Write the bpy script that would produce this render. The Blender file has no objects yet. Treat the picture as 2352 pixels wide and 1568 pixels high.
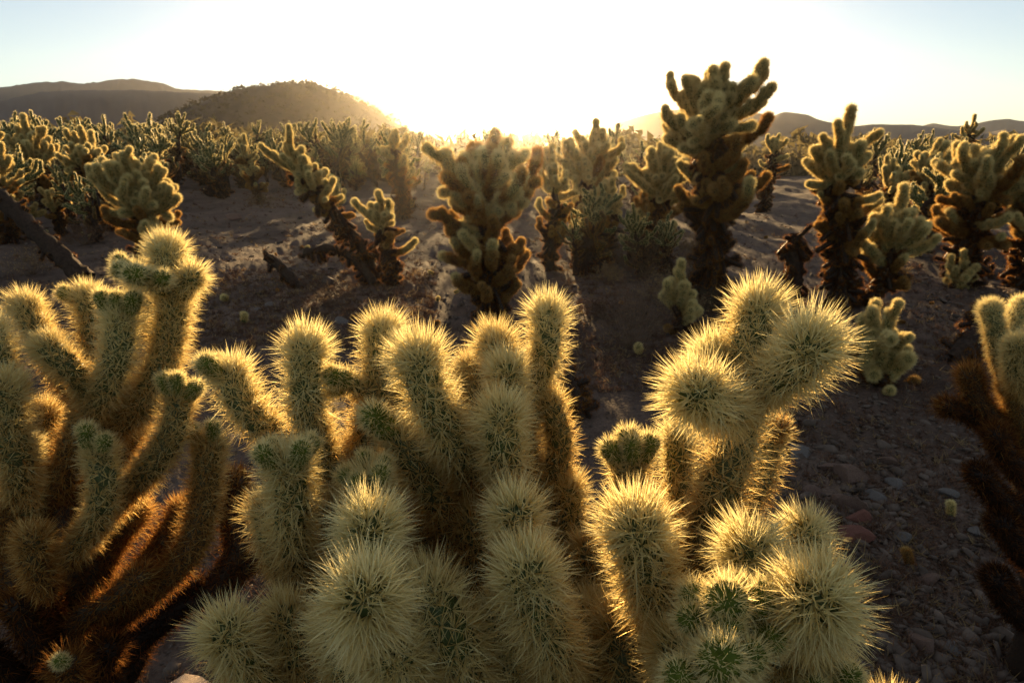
import bpy, math, random
import numpy as np
from mathutils import Vector, Matrix

sc = bpy.context.scene
COL = sc.collection
R = math.radians

# ------------------------------------------------------------------ camera
CAM_H = 1.7
PITCH = 16.2
F = 1568.0                      # focal length in units of a 2352 px wide frame (24 mm on 36 mm)
cam_d = bpy.data.cameras.new('camera')
cam_d.lens = 24.0
cam_d.sensor_width = 36.0
cam_d.clip_start = 0.05
cam_d.clip_end = 5000
cam_d.dof.use_dof = True
cam_d.dof.focus_distance = 0.78
cam_d.dof.aperture_fstop = 20.0
cam = bpy.data.objects.new('camera', cam_d)
COL.objects.link(cam)
cam.location = (0, 0, CAM_H)
cam.rotation_euler = (R(90 - PITCH), 0, 0)
sc.camera = cam
C0 = np.array([0.0, 0.0, CAM_H])
FW = np.array([0, math.cos(R(PITCH)), -math.sin(R(PITCH))])
UP = np.array([0, math.sin(R(PITCH)), math.cos(R(PITCH))])
RT = np.array([1.0, 0, 0])


def ray(px, py):
    return FW + (px - 1176.0) / F * RT + (784.0 - py) / F * UP


def P(px, py, d):
    """survey point: the place seen at (px, py) of the photograph, d metres deep"""
    return C0 + d * ray(px, py)


# ------------------------------------------------------------------ sun, sky
SUN_EL = 4.6
SUN_AZ = -0.5                   # degrees right of straight ahead
sd = bpy.data.lights.new('sun', 'SUN')
sd.energy = 5.0
sd.angle = R(0.53)
sd.color = (1.0, 0.66, 0.30)
sun = bpy.data.objects.new('sun', sd)
COL.objects.link(sun)
SDIR = Vector((math.sin(R(SUN_AZ)) * math.cos(R(SUN_EL)), math.cos(R(SUN_AZ)) * math.cos(R(SUN_EL)), math.sin(R(SUN_EL))))
sun.rotation_euler = (-SDIR).to_track_quat('-Z', 'Y').to_euler()
sun.location = SDIR * 50

world = bpy.data.worlds.new('World')
sc.world = world
world.use_nodes = True
wn = world.node_tree
wn.nodes.clear()
w_out = wn.nodes.new('ShaderNodeOutputWorld')
w_bg = wn.nodes.new('ShaderNodeBackground')
w_sky = wn.nodes.new('ShaderNodeTexSky')
w_sky.sky_type = 'NISHITA'
w_sky.sun_disc = False
w_sky.sun_elevation = R(SUN_EL)
w_sky.sun_rotation = R(SUN_AZ)
w_sky.air_density = 0.7
w_sky.dust_density = 0.05
w_sky.ozone_density = 1.6
w_sky.altitude = 300
w_bg.inputs['Strength'].default_value = 0.05
w_wb = wn.nodes.new('ShaderNodeMix'); w_wb.data_type = 'RGBA'; w_wb.blend_type = 'MULTIPLY'; w_wb.inputs[0].default_value = 1
w_wb.inputs[7].default_value = (0.95, 0.86, 0.80, 1)      # daylight white balance
wn.links.new(w_sky.outputs[0], w_wb.inputs[6])
wn.links.new(w_wb.outputs[2], w_bg.inputs['Color'])
# the bright aureole of dusty air round the low sun
w_tc = wn.nodes.new('ShaderNodeTexCoord')
w_dot = wn.nodes.new('ShaderNodeVectorMath'); w_dot.operation = 'DOT_PRODUCT'
w_dot.inputs[1].default_value = tuple(SDIR)
w_nrm = wn.nodes.new('ShaderNodeVectorMath'); w_nrm.operation = 'NORMALIZE'
wn.links.new(w_tc.outputs['Generated'], w_nrm.inputs[0])
wn.links.new(w_nrm.outputs[0], w_dot.inputs[0])


def glow(power, color, strength):
    m = wn.nodes.new('ShaderNodeMath'); m.operation = 'MAXIMUM'; m.inputs[1].default_value = 0
    wn.links.new(w_dot.outputs['Value'], m.inputs[0])
    p = wn.nodes.new('ShaderNodeMath'); p.operation = 'POWER'; p.inputs[1].default_value = power
    wn.links.new(m.outputs[0], p.inputs[0])
    s = wn.nodes.new('ShaderNodeMath'); s.operation = 'MULTIPLY'; s.inputs[1].default_value = strength
    wn.links.new(p.outputs[0], s.inputs[0])
    b = wn.nodes.new('ShaderNodeBackground'); b.inputs['Color'].default_value = (*color, 1)
    wn.links.new(s.outputs[0], b.inputs['Strength'])
    return b


GLOWS = [(0, (1.0, 0.96, 0.86), 0.056), (14, (1.0, 0.93, 0.80), 0.02), (60, (1.0, 0.9, 0.7), 0.25), (900, (1.0, 0.82, 0.5), 3.0)]
last = w_bg
for g in GLOWS:
    a = wn.nodes.new('ShaderNodeAddShader')
    wn.links.new(last.outputs[0], a.inputs[0])
    wn.links.new(glow(*g).outputs[0], a.inputs[1])
    last = a
wn.links.new(last.outputs[0], w_out.inputs['Surface'])

sc.view_settings.view_transform = 'Standard'
sc.view_settings.look = 'None'
sc.view_settings.gamma = 1.0
sc.view_settings.use_curve_mapping = False
sc.view_settings.exposure = 1.95
sc.render.engine = 'CYCLES'
cy = sc.cycles
cy.use_denoising = True
cy.denoiser = 'OPENIMAGEDENOISE'
cy.denoising_input_passes = 'RGB_ALBEDO_NORMAL'
cy.max_bounces = 6
cy.diffuse_bounces = 3
cy.glossy_bounces = 2
cy.transmission_bounces = 4
cy.volume_bounces = 0
cy.transparent_max_bounces = 8
cy.sample_clamp_indirect = 4.0
cy.use_adaptive_sampling = False
cy.caustics_reflective = False
cy.caustics_refractive = False


# ------------------------------------------------------------------ helpers
def tag(o, label=None, cat=None, group=None, kind=None):
    if label: o['label'] = label
    if cat: o['category'] = cat
    if group: o['group'] = group
    if kind: o['kind'] = kind
    return o


def mesh(name, V, faces, mat, age=None, smooth=True):
    """faces: list of int arrays (n,3) or (n,4)"""
    me = bpy.data.meshes.new(name)
    V = np.asarray(V, dtype=np.float32)
    loops = np.concatenate([np.asarray(f).ravel() for f in faces]).astype(np.int32)
    sizes = np.concatenate([np.full(len(f), np.asarray(f).shape[1]) for f in faces]).astype(np.int32)
    starts = np.concatenate([[0], np.cumsum(sizes)[:-1]]).astype(np.int32)
    me.vertices.add(len(V)); me.vertices.foreach_set('co', V.ravel())
    me.loops.add(len(loops)); me.loops.foreach_set('vertex_index', loops)
    me.polygons.add(len(sizes)); me.polygons.foreach_set('loop_start', starts)
    if age is not None:
        at = me.attributes.new('age', 'FLOAT', 'POINT')
        at.data.foreach_set('value', np.asarray(age, dtype=np.float32))
    me.update(calc_edges=True)
    me.validate(verbose=False)
    if smooth:
        me.polygons.foreach_set('use_smooth', np.ones(len(me.polygons), dtype=bool))
    if mat: me.materials.append(mat)
    return me


def obj(name, me, parent=None, loc=None):
    o = bpy.data.objects.new(name, me)
    COL.objects.link(o)
    if parent: o.parent = parent
    if loc is not None: o.location = loc
    return o


class Geo:
    """collects pieces into one mesh"""
    def __init__(s): s.V = []; s.T = []; s.Q = []; s.A = []; s.n = 0
    def add(s, V, T=None, Q=None, A=None):
        if T is not None and len(T): s.T.append(np.asarray(T) + s.n)
        if Q is not None and len(Q): s.Q.append(np.asarray(Q) + s.n)
        s.V.append(V); s.n += len(V)
        s.A.append(np.zeros(len(V)) if A is None else (np.full(len(V), A) if np.isscalar(A) else A))
    def mesh(s, name, mat, smooth=True, off=(0, 0, 0)):
        fs = []
        if s.Q: fs.append(np.concatenate(s.Q))
        if s.T: fs.append(np.concatenate(s.T))
        return mesh(name, np.concatenate(s.V) - np.asarray(off), fs, mat, np.concatenate(s.A), smooth)


def unit(v):
    v = np.asarray(v, dtype=float)
    return v / (np.linalg.norm(v, axis=-1, keepdims=True) + 1e-12)


def catmull(pts, n):
    pts = np.asarray(pts, dtype=float)
    if len(pts) == 2:
        t = np.linspace(0, 1, n)[:, None]
        return pts[0] * (1 - t) + pts[1] * t
    p = np.vstack([2 * pts[0] - pts[1], pts, 2 * pts[-1] - pts[-2]])
    u = np.linspace(0, len(pts) - 1 - 1e-9, n)
    i = u.astype(int); t = (u - i)[:, None]
    a, b, c, d = p[i], p[i + 1], p[i + 2], p[i + 3]
    return 0.5 * (2 * b + (c - a) * t + (2 * a - 5 * b + 4 * c - d) * t * t + (3 * b - a - 3 * c + d) * t ** 3)


class Stem:
    """a rounded stem along a path: base first, tip last (dome at the tip)"""
    def __init__(s, pts, r, neck=0.78, taper=0.0):
        q = catmull(pts, 40)
        seg = np.linalg.norm(np.diff(q, axis=0), axis=1)
        s.s = np.concatenate([[0], np.cumsum(seg)]); s.L = s.s[-1]
        s.q = q; s.r = r; s.neck = neck; s.taper = taper
        t = unit(np.gradient(q, axis=0)); s.t = t
        x = unit(np.cross(t[0], [0.31, 0.77, 0.55])); X = [x]
        for k in range(1, len(t)):
            x = x - np.dot(x, t[k]) * t[k]; x = x / np.linalg.norm(x); X.append(x)
        s.X = np.array(X); s.Y = np.cross(t, s.X)
        s.tot = s.L + r * math.pi / 2
    def rad(s, u):
        k = np.clip(u / max(s.L, 1e-6), 0, 1)
        return s.r * (s.neck + (1 - s.neck) * np.clip(k / 0.35, 0, 1) ** 0.6) * (1 - s.taper * (1 - k))
    def at(s, u, phi):
        u = np.asarray(u, float); uc = np.clip(u, 0, s.L)
        f = lambda A: np.stack([np.interp(uc, s.s, A[:, j]) for j in range(3)], -1)
        c, t, X, Y = f(s.q), unit(f(s.t)), unit(f(s.X)), unit(f(s.Y))
        th = np.clip((u - s.L) / s.r, 0, math.pi / 2)[..., None]
        rd = s.rad(uc)[..., None]
        o = np.cos(phi)[..., None] * X + np.sin(phi)[..., None] * Y
        nrm = o * np.cos(th) + t * np.sin(th)
        return c + o * rd * np.cos(th) + t * rd * np.sin(th), nrm, t


def areoles(st, A, rng):
    us, k = [], 0.0
    u = 0.004
    while u < st.tot - 0.001:
        us.append(u)
        th = max(0.0, (u - st.L) / st.r)
        rr = max(float(st.rad(min(u, st.L))) * math.cos(min(th, 1.5)), st.r * 0.12)
        u += A * (1 if u < st.L - st.r * .3 else .5) / (2 * math.pi * rr)
    us = np.array(us)
    return us, np.arange(len(us)) * 2.39996 + rng.uniform(0, 6.28)


def core_geo(st, us, ph, nphi=20, step=0.006, bump=0.12):
    nr = max(6, int(st.tot / step))
    u = np.concatenate([np.linspace(0, st.L, nr), st.L + np.linspace(0, st.r * math.pi / 2, 6)[1:]])
    phi = np.linspace(0, 2 * math.pi, nphi, endpoint=False)
    U, PH = np.meshgrid(u, phi, indexing='ij')
    pos, nrm, _ = st.at(U.ravel(), PH.ravel())
    if bump and len(us):
        ap, _, _ = st.at(us, ph)
        D = ((pos[:, None, :] - ap[None]) ** 2).sum(-1).min(1)
        pos = pos + nrm * (np.exp(-D / (st.r * 0.22) ** 2) * bump * st.r)[:, None]
    m = len(u)
    i = np.arange(m - 1)[:, None] * nphi; j = np.arange(nphi)[None]
    a = i + j; b = i + (j + 1) % nphi
    Q = np.stack([a, b, b + nphi, a + nphi], -1).reshape(-1, 4)
    return pos, Q


def spine_geo(base, dirs, length, w, rng, sides=3):
    n = len(base)
    h = unit(np.cross(dirs, unit(rng.normal(size=(n, 3)))))
    g = np.cross(dirs, h)
    if sides == 1:
        V = np.stack([base + h * w, base - h * w, base + dirs * length[:, None]], 1).reshape(-1, 3)
        return V, np.arange(3 * n).reshape(-1, 3), 3
    mid = base + dirs * (length * 0.45)[:, None]
    ws = w * 0.9
    V = np.stack([base + h * ws * 0.7, base + (-h * .5 + g * .87) * ws * 0.7, base + (-h * .5 - g * .87) * ws * 0.7, base + dirs * length[:, None]], 1)
    V = V.reshape(-1, 3)
    k = np.arange(n)[:, None] * 4
    T = np.concatenate([k + [0, 1, 3], k + [1, 2, 3], k + [2, 0, 3]], 0)
    return V, T, 4


def spines_on(st, us, ph, per, sl, w, rng, age=(0.0, 0.5), sides=3, wild=0.9, tipfan=0.75):
    pos, nrm, t = st.at(us, ph)
    n = len(us)
    pos = np.repeat(pos, per, 0); nr = np.repeat(nrm, per, 0); t = np.repeat(t, per, 0)
    u = np.repeat(us, per)
    frac = np.clip(u / st.tot, 0, 1)
    tip = np.clip((u - st.L + 0.5 * st.r) / (1.2 * st.r), 0, 1)
    mx = (1.25 * wild) * (1 - tip) + tipfan * tip
    psi = np.arccos(1 - rng.uniform(0, 1, n * per) * (1 - np.cos(mx)))
    az = rng.uniform(0, 2 * math.pi, n * per)
    e1 = unit(np.cross(nr, t + 1e-3)); e2 = np.cross(nr, e1)
    d = nr * np.cos(psi)[:, None] + (e1 * np.cos(az)[:, None] + e2 * np.sin(az)[:, None]) * np.sin(psi)[:, None]
    lean = np.repeat(rng.normal(0, .14, (n, 3)), per, 0)
    d = unit(d + lean + t * (0.10 + 0.45 * np.clip((frac - .5) * 2, 0, 1))[:, None] + rng.normal(0, .13, d.shape))
    ln = sl * (rng.beta(2.2, 1.5, n * per) * .95 + .30) * (0.86 + 0.14 * np.cos(psi)) * (0.88 + 0.2 * frac)
    V, T, k = spine_geo(pos - nr * 0.001, d, ln, w * rng.uniform(.75, 1.2, n * per)[:, None], rng, sides)
    a = age[0] * frac + age[1] * (1 - frac) + rng.normal(0, .11, n * per)
    return V, T, np.repeat(np.clip(a, 0, 1), k)


# ------------------------------------------------------------------ materials
def new_mat(name):
    m = bpy.data.materials.new(name); m.use_nodes = True
    nt = m.node_tree; nt.nodes.clear()
    return m, nt, nt.nodes.new('ShaderNodeOutputMaterial')


def ramp(nt, stops, src):
    r = nt.nodes.new('ShaderNodeValToRGB')
    el = r.color_ramp.elements
    while len(el) < len(stops): el.new(0.5)
    for e, (p, c) in zip(el, stops): e.position = p; e.color = (*c, 1)
    nt.links.new(src, r.inputs[0])
    return r.outputs[0]


def noise(nt, scale, detail=4, rough=0.55, coord='Object'):
    tc = nt.nodes.new('ShaderNodeTexCoord')
    n = nt.nodes.new('ShaderNodeTexNoise')
    n.inputs['Scale'].default_value = scale; n.inputs['Detail'].default_value = detail; n.inputs['Roughness'].default_value = rough
    nt.links.new(tc.outputs[coord], n.inputs['Vector'])
    return n.outputs['Fac']


def spine_material():
    m, nt, out = new_mat('spine')
    at = nt.nodes.new('ShaderNodeAttribute'); at.attribute_name = 'age'
    col = ramp(nt, [(0.0, (0.86, 0.78, 0.43)), (0.3, (0.72, 0.56, 0.23)), (0.55, (0.50, 0.28, 0.075)), (0.78, (0.24, 0.088, 0.022)), (1.0, (0.026, 0.014, 0.009))], at.outputs['Fac'])
    df = nt.nodes.new('ShaderNodeBsdfDiffuse'); tr = nt.nodes.new('ShaderNodeBsdfTranslucent'); gl = nt.nodes.new('ShaderNodeBsdfGlossy')
    gl.inputs['Roughness'].default_value = 0.4
    nt.links.new(col, df.inputs['Color']); nt.links.new(col, tr.inputs['Color']); nt.links.new(col, gl.inputs['Color'])
    m1 = nt.nodes.new('ShaderNodeMixShader'); m1.inputs[0].default_value = 0.6
    nt.links.new(df.outputs[0], m1.inputs[1]); nt.links.new(tr.outputs[0], m1.inputs[2])
    m2 = nt.nodes.new('ShaderNodeMixShader'); m2.inputs[0].default_value = 0.11
    nt.links.new(m1.outputs[0], m2.inputs[1]); nt.links.new(gl.outputs[0], m2.inputs[2])
    nt.links.new(m2.outputs[0], out.inputs['Surface'])
    return m


def skin_material():
    m, nt, out = new_mat('cactus_skin')
    at = nt.nodes.new('ShaderNodeAttribute'); at.attribute_name = 'age'
    base = ramp(nt, [(0.0, (0.060, 0.085, 0.020)), (0.35, (0.050, 0.062, 0.018)), (0.65, (0.07, 0.045, 0.02)), (1.0, (0.018, 0.010, 0.007))], at.outputs['Fac'])
    n = noise(nt, 90, 3)
    mx = nt.nodes.new('ShaderNodeMix'); mx.data_type = 'RGBA'; mx.blend_type = 'MULTIPLY'; mx.inputs[0].default_value = 0.5
    g = ramp(nt, [(0.3, (.55, .55, .5)), (0.7, (1.25, 1.25, 1.1))], n)
    nt.links.new(base, mx.inputs[6]); nt.links.new(g, mx.inputs[7])
    b = nt.nodes.new('ShaderNodeBsdfPrincipled'); b.inputs['Roughness'].default_value = 0.6
    b.inputs['Specular IOR Level'].default_value = 0.25
    nt.links.new(mx.outputs[2], b.inputs['Base Color'])
    nt.links.new(b.outputs[0], out.inputs['Surface'])
    return m


def plain(name, c1, c2, scale, rough=0.9, bump=0.0, bscale=None, spec=0.2, coord='Object', trans=0.0):
    m, nt, out = new_mat(name)
    col = ramp(nt, [(0.3, c1), (0.7, c2)], noise(nt, scale, 6, .6, coord))
    b = nt.nodes.new('ShaderNodeBsdfPrincipled'); b.inputs['Roughness'].default_value = rough
    b.inputs['Specular IOR Level'].default_value = spec
    nt.links.new(col, b.inputs['Base Color'])
    if bump:
        bp = nt.nodes.new('ShaderNodeBump'); bp.inputs['Strength'].default_value = bump; bp.inputs['Distance'].default_value = 0.02
        nt.links.new(noise(nt, bscale or scale * 4, 8, .65, coord), bp.inputs['Height']); nt.links.new(bp.outputs[0], b.inputs['Normal'])
    s = b.outputs[0]
    if trans:
        t = nt.nodes.new('ShaderNodeBsdfTranslucent'); nt.links.new(col, t.inputs['Color'])
        mx = nt.nodes.new('ShaderNodeMixShader'); mx.inputs[0].default_value = trans
        nt.links.new(s, mx.inputs[1]); nt.links.new(t.outputs[0], mx.inputs[2]); s = mx.outputs[0]
    nt.links.new(s, out.inputs['Surface'])
    return m


M_SPINE = spine_material()
M_SKIN = skin_material()
M_FRUIT = plain('fruit_skin', (0.055, 0.085, 0.010), (0.15, 0.18, 0.022), 60, 0.65, spec=0.15, trans=0.25)
M_SCAR = plain('fruit_scar', (0.10, 0.05, 0.03), (0.22, 0.13, 0.08), 140, 0.9, 0.4)
M_BARK = plain('old_bark', (0.018, 0.011, 0.008), (0.06, 0.038, 0.026), 30, 0.95, 0.8, 60)
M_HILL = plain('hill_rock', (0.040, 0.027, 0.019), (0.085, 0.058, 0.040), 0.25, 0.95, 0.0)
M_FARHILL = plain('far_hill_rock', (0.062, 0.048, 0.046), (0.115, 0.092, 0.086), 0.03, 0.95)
M_SCRUB = plain('far_scrub', (0.04, 0.030, 0.016), (0.10, 0.075, 0.035), 0.4, 0.95, trans=0.12)
M_THICKET = plain('thicket', (0.06, 0.045, 0.02), (0.26, 0.21, 0.09), 0.9, 0.9, trans=0.4)
M_DRY = plain('dry_straw', (0.16, 0.10, 0.05), (0.34, 0.24, 0.12), 8, 0.85, trans=0.4)
M_LITTER = plain('brown_litter', (0.06, 0.032, 0.020), (0.17, 0.095, 0.06), 5, 0.9, trans=0.25)
M_TWIG = plain('dry_twig', (0.07, 0.043, 0.028), (0.20, 0.13, 0.08), 12, 0.9)
M_PEBBLE = plain('pebble', (0.040, 0.029, 0.022), (0.15, 0.112, 0.088), 6, 0.85)


def rock_mat(name, c1, c2): return plain(name, c1, c2, 22, 0.85, 0.6, 70)


M_ROCK = {'grey': rock_mat('grey_rock', (0.08, 0.072, 0.066), (0.19, 0.168, 0.155)),
          'brown': rock_mat('brown_rock', (0.09, 0.055, 0.042), (0.20, 0.13, 0.10)),
          'red': rock_mat('red_rock', (0.12, 0.050, 0.036), (0.22, 0.095, 0.07)),
          'tan': rock_mat('tan_rock', (0.26, 0.19, 0.14), (0.44, 0.34, 0.26))}


def ground_material():
    m, nt, out = new_mat('desert_soil')
    big = noise(nt, 0.35, 5, .6)
    mid = noise(nt, 4.0, 7, .62)
    fine = noise(nt, 60, 6, .7)
    c1 = ramp(nt, [(0.35, (0.060, 0.040, 0.030)), (0.65, (0.125, 0.090, 0.070))], big)
    c2 = ramp(nt, [(0.3, (0.5, 0.45, 0.43)), (0.55, (1, 1, 1)), (0.75, (1.35, 1.3, 1.25))], mid)
    c3 = ramp(nt, [(0.35, (0.55, 0.5, 0.48)), (0.5, (1, 1, 1)), (0.7, (1.5, 1.45, 1.4))], fine)
    def mul(a, b, f):
        x = nt.nodes.new('ShaderNodeMix'); x.data_type = 'RGBA'; x.blend_type = 'MULTIPLY'; x.inputs[0].default_value = f
        nt.links.new(a, x.inputs[6]); nt.links.new(b, x.inputs[7]); return x.outputs[2]
    col = mul(mul(c1, c2, .8), c3, .8)
    b = nt.nodes.new('ShaderNodeBsdfPrincipled'); b.inputs['Roughness'].default_value = 0.95; b.inputs['Specular IOR Level'].default_value = 0.1
    nt.links.new(col, b.inputs['Base Color'])
    v = nt.nodes.new('ShaderNodeTexVoronoi'); v.inputs['Scale'].default_value = 38
    tc = nt.nodes.new('ShaderNodeTexCoord'); nt.links.new(tc.outputs['Object'], v.inputs['Vector'])
    bp1 = nt.nodes.new('ShaderNodeBump'); bp1.inputs['Strength'].default_value = 0.5; bp1.inputs['Distance'].default_value = 0.012
    nt.links.new(v.outputs['Distance'], bp1.inputs['Height']); bp1.invert = True
    bp = nt.nodes.new('ShaderNodeBump'); bp.inputs['Strength'].default_value = 0.8; bp.inputs['Distance'].default_value = 0.03
    nt.links.new(mid, bp.inputs['Height']); nt.links.new(bp1.outputs[0], bp.inputs['Normal'])
    nt.links.new(bp.outputs[0], b.inputs['Normal'])
    nt.links.new(b.outputs[0], out.inputs['Surface'])
    return m


# ------------------------------------------------------------------ ground
def gz(x, y):
    x = np.asarray(x, float); y = np.asarray(y, float)
    r = np.hypot(x, y)
    z = 0.030 * np.sin(1.3 * x + .7) * np.sin(.9 * y + .3) + .018 * np.sin(3.1 * x + 2.0 * y) + .012 * np.sin(2.3 * y - 4.1 * x + 1)
    far = np.clip((r - 9) / 40, 0, 1)
    z = z * (1 + 2.0 * far) + far * (0.22 * np.sin(.11 * x + 1) * np.sin(.09 * y) + 0.012 * np.clip(-x - 2, 0, 30) - 0.2)
    return z


def ground():
    rng = np.random.default_rng(5)
    rad = np.concatenate([[0.0], np.geomspace(0.35, 780, 330)])
    th = np.concatenate([np.linspace(-55, 55, 470), np.linspace(55, 305, 70)[1:-1]]) * math.pi / 180
    RR, TH = np.meshgrid(rad, th, indexing='ij')
    X = RR * np.sin(TH); Y = RR * np.cos(TH)
    Z = gz(X, Y)
    amp = np.clip(RR * 0.0012, 0, 0.011)
    Z = Z + rng.normal(0, 1, Z.shape) * amp
    n = len(th)
    i = np.arange(len(rad) - 1)[:, None] * n; j = np.arange(n)[None]
    a = i + j; b = i + (j + 1) % n
    Q = np.stack([a, b, b + n, a + n], -1).reshape(-1, 4)[:, ::-1]
    V = np.stack([X, Y, Z], -1).reshape(-1, 3)
    Q = Q[n:]
    c = n                                        # close the small disc under the camera
    T = np.stack([np.full(n, 0), n + np.arange(n), n + (np.arange(n) + 1) % n], -1)[:, ::-1]
    o = obj('ground', mesh('ground', V, [Q, T], ground_material()))
    tag(o, kind='structure')


ground()


def gpoint(px, py):
    """point of the ground seen at (px, py)"""
    d = ray(px, py)
    lo = (CAM_H + 0.0) / max(-d[2], 1e-4)
    for _ in range(6):
        p = C0 + d * lo
        lo = (CAM_H - float(gz(p[0], p[1]))) / max(-d[2], 1e-4)
    p = C0 + d * lo
    return np.array([p[0], p[1], float(gz(p[0], p[1]))]), lo


# ------------------------------------------------------------------ hills
def hill(name, prof, dist, depth, seed, bushy=0, rough=0.003):
    rng = np.random.default_rng(seed)
    prof = np.array(prof, float)
    xs = np.arange(prof[0, 0], prof[-1, 0] + 1, 7.0)
    ys = np.interp(xs, prof[:, 0], prof[:, 1])
    k = np.array([1, 4, 6, 4, 1.]) / 16
    ys = np.convolve(np.pad(ys, 2, 'edge'), k, 'valid')
    ridge = []
    for x, y in zip(xs, ys):
        d = ray(x, y); hlen = math.hypot(d[0], d[1])
        ridge.append((d[0] / hlen, d[1] / hlen, CAM_H + dist * d[2] / hlen))
    ridge = np.array(ridge)
    m = 34
    u = np.linspace(-1, 1, m)                    # -1 front foot, 0 ridge, 1 back foot
    prof_u = np.where(u < 0, 1 - np.abs(u) ** 1.25, 1 - np.abs(u) ** 1.3)
    H = np.clip(ridge[:, 2], 0.5, None)
    ph = rng.uniform(0, 6.28, 12)
    xi = np.arange(len(xs))[:, None]
    gul = sum(np.sin(xi * f + ph[q] + u[None] * g) for q, (f, g) in enumerate([(.11, 2.0), (.23, -3), (.41, 1.5), (.77, 4), (1.3, -5)])) / 5
    Z = H[:, None] * prof_u[None] * (1 + 0.26 * gul * np.clip(np.abs(u), 0, .5)[None] * 2 * (1 - np.abs(u))[None])
    Z += rng.normal(0, rough, Z.shape) * H[:, None]* (1 - np.abs(u))[None]
    Z -= 0.6 * np.abs(u)[None] ** 3 * 2
    RR = dist + u[None] * depth * (0.5 + 0.5 * H / H.max())[:, None]
    X = ridge[:, :1] * RR; Y = ridge[:, 1:2] * RR
    V = np.stack([X, Y, Z], -1).reshape(-1, 3)
    i = np.arange(len(xs) - 1)[:, None] * m; j = np.arange(m - 1)[None]
    a = i + j
    Q = np.stack([a, a + m, a + m + 1, a + 1], -1).reshape(-1, 4)
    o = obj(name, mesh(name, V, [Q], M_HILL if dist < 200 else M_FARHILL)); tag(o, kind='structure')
    if bushy:
        g = Geo()
        for _ in range(bushy):
            a = rng.integers(0, len(xs)); b = int(np.clip(rng.normal(10, 5.5), 1, m - 8)) if rng.random() < .8 else m // 2
            p = np.array([X[a, b], Y[a, b], Z[a, b]]) + rng.normal(0, .6, 3) * [1, 1, .0]
            blob(g, p, rng.uniform(.3, .75), rng)
        s = obj('hill_scrub', g.mesh('hill_scrub', M_SCRUB, False)); tag(s, 'dark low scrub dotting the flanks and skyline of the rounded hill', 'scrub', kind='stuff')


def blob(g, p, r, rng, n=10):
    """a small loose tuft of leafy triangles"""
    c = unit(rng.normal(size=(n, 3))) * rng.uniform(.5, 1, (n, 1)) * r * [1, 1, .75]
    c[:, 2] = np.abs(c[:, 2])
    e = rng.normal(size=(n, 3, 3)) * r * .38
    V = (p + c[:, None, :] + e).reshape(-1, 3)
    g.add(V, T=np.arange(3 * n).reshape(-1, 3))


hill('distant_hills', [(-500, 215), (-200, 205), (0, 198), (30, 196), (60, 190), (110, 187), (150, 187), (190, 192), (255, 182), (310, 180), (345, 186), (370, 189), (410, 203), (450, 205), (520, 210), (700, 216), (800, 214), (850, 224), (900, 232), (980, 230), (1060, 250), (1150, 280), (1250, 296), (1340, 295), (1420, 280), (1500, 262)], 540, 60, 1)
hill('middle_hills', [(-600, 250), (-300, 240), (0, 232), (60, 216), (130, 208), (320, 206), (400, 210), (480, 213), (530, 222), (600, 245), (680, 290), (740, 330)], 300, 50, 2)
hill('rounded_hill', [(330, 318), (380, 268), (430, 246), (500, 222), (540, 205), (600, 196), (660, 190), (700, 191), (750, 200), (800, 222), (860, 252), (900, 277), (960, 320)], 150, 26, 3, bushy=900, rough=.004)
hill('right_hills', [(1330, 310), (1400, 288), (1480, 264), (1540, 252), (1590, 250), (1640, 262), (1700, 258), (1745, 258), (1772, 268), (1800, 256), (1850, 262), (1890, 278), (1960, 290), (2000, 285), (2100, 286), (2140, 291), (2200, 300), (2260, 306), (2310, 297), (2352, 303), (2600, 300), (2800, 320)], 320, 50, 4)
hill('far_right_hills', [(2040, 318), (2100, 294), (2140, 282), (2190, 290), (2230, 287), (2270, 277), (2310, 272), (2360, 280), (2600, 270), (2900, 300)], 560, 50, 6)


# ------------------------------------------------------------------ haze
def haze():
    x0, x1, y0, y1, z0, z1 = -720, 720, -60, 640, -4, 75
    V = [(x, y, z) for x in (x0, x1) for y in (y0, y1) for z in (z0, z1)]
    Fc = [(0, 1, 3, 2), (4, 6, 7, 5), (0, 4, 5, 1), (2, 3, 7, 6), (0, 2, 6, 4), (1, 5, 7, 3)]
    m, nt, out = new_mat('haze')
    v = nt.nodes.new('ShaderNodeVolumePrincipled')
    v.inputs['Color'].default_value = (0.95, 0.93, 0.9, 1)
    v.inputs['Density'].default_value = HAZE
    v.inputs['Anisotropy'].default_value = 0.94
    nt.links.new(v.outputs[0], out.inputs['Volume'])
    o = obj('haze', mesh('haze', V, [np.array(Fc)], m, smooth=False)); tag(o, kind='stuff')


HAZE = 0.00034
haze()

# ------------------------------------------------------------------ fruit
def fruit_meshes():
    out = []
    for k in range(4):
        rng = np.random.default_rng(40 + k)
        st = Stem([(0, 0, 0), (0, 0, 0.010 + .003 * k), (.001 * k, 0, .021 + .003 * k)], 0.0088, neck=.5)
        us, ph = areoles(st, 1.7e-5, rng)
        us = us[us < st.tot - .003]; ph = ph[:len(us)]
        V, Q = core_geo(st, us, ph, 34, .0010, 0.42)
        # sunken top
        rr = np.hypot(V[:, 0], V[:, 1]); top = V[:, 2] > st.L + .006
        V[top, 2] -= (1 - np.clip(rr[top] / .0035, 0, 1)) * .003
        body = mesh('fruit', V, [Q], M_FRUIT, np.zeros(len(V)))
        per = 4
        SV, ST, A = spines_on(st, us, ph, 7, .013, .0005, rng, (0.05, .25), wild=.8, sides=1)
        sp = mesh('fruit_spines', SV, [ST], M_SPINE, A, False)
        out.append((body, sp))
    return out


FRUIT = fruit_meshes()


def align(d, roll=0.0):
    return Vector(d).to_track_quat('Z', 'Y').to_matrix().to_4x4() @ Matrix.Rotation(roll, 4, 'Z')


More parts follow.
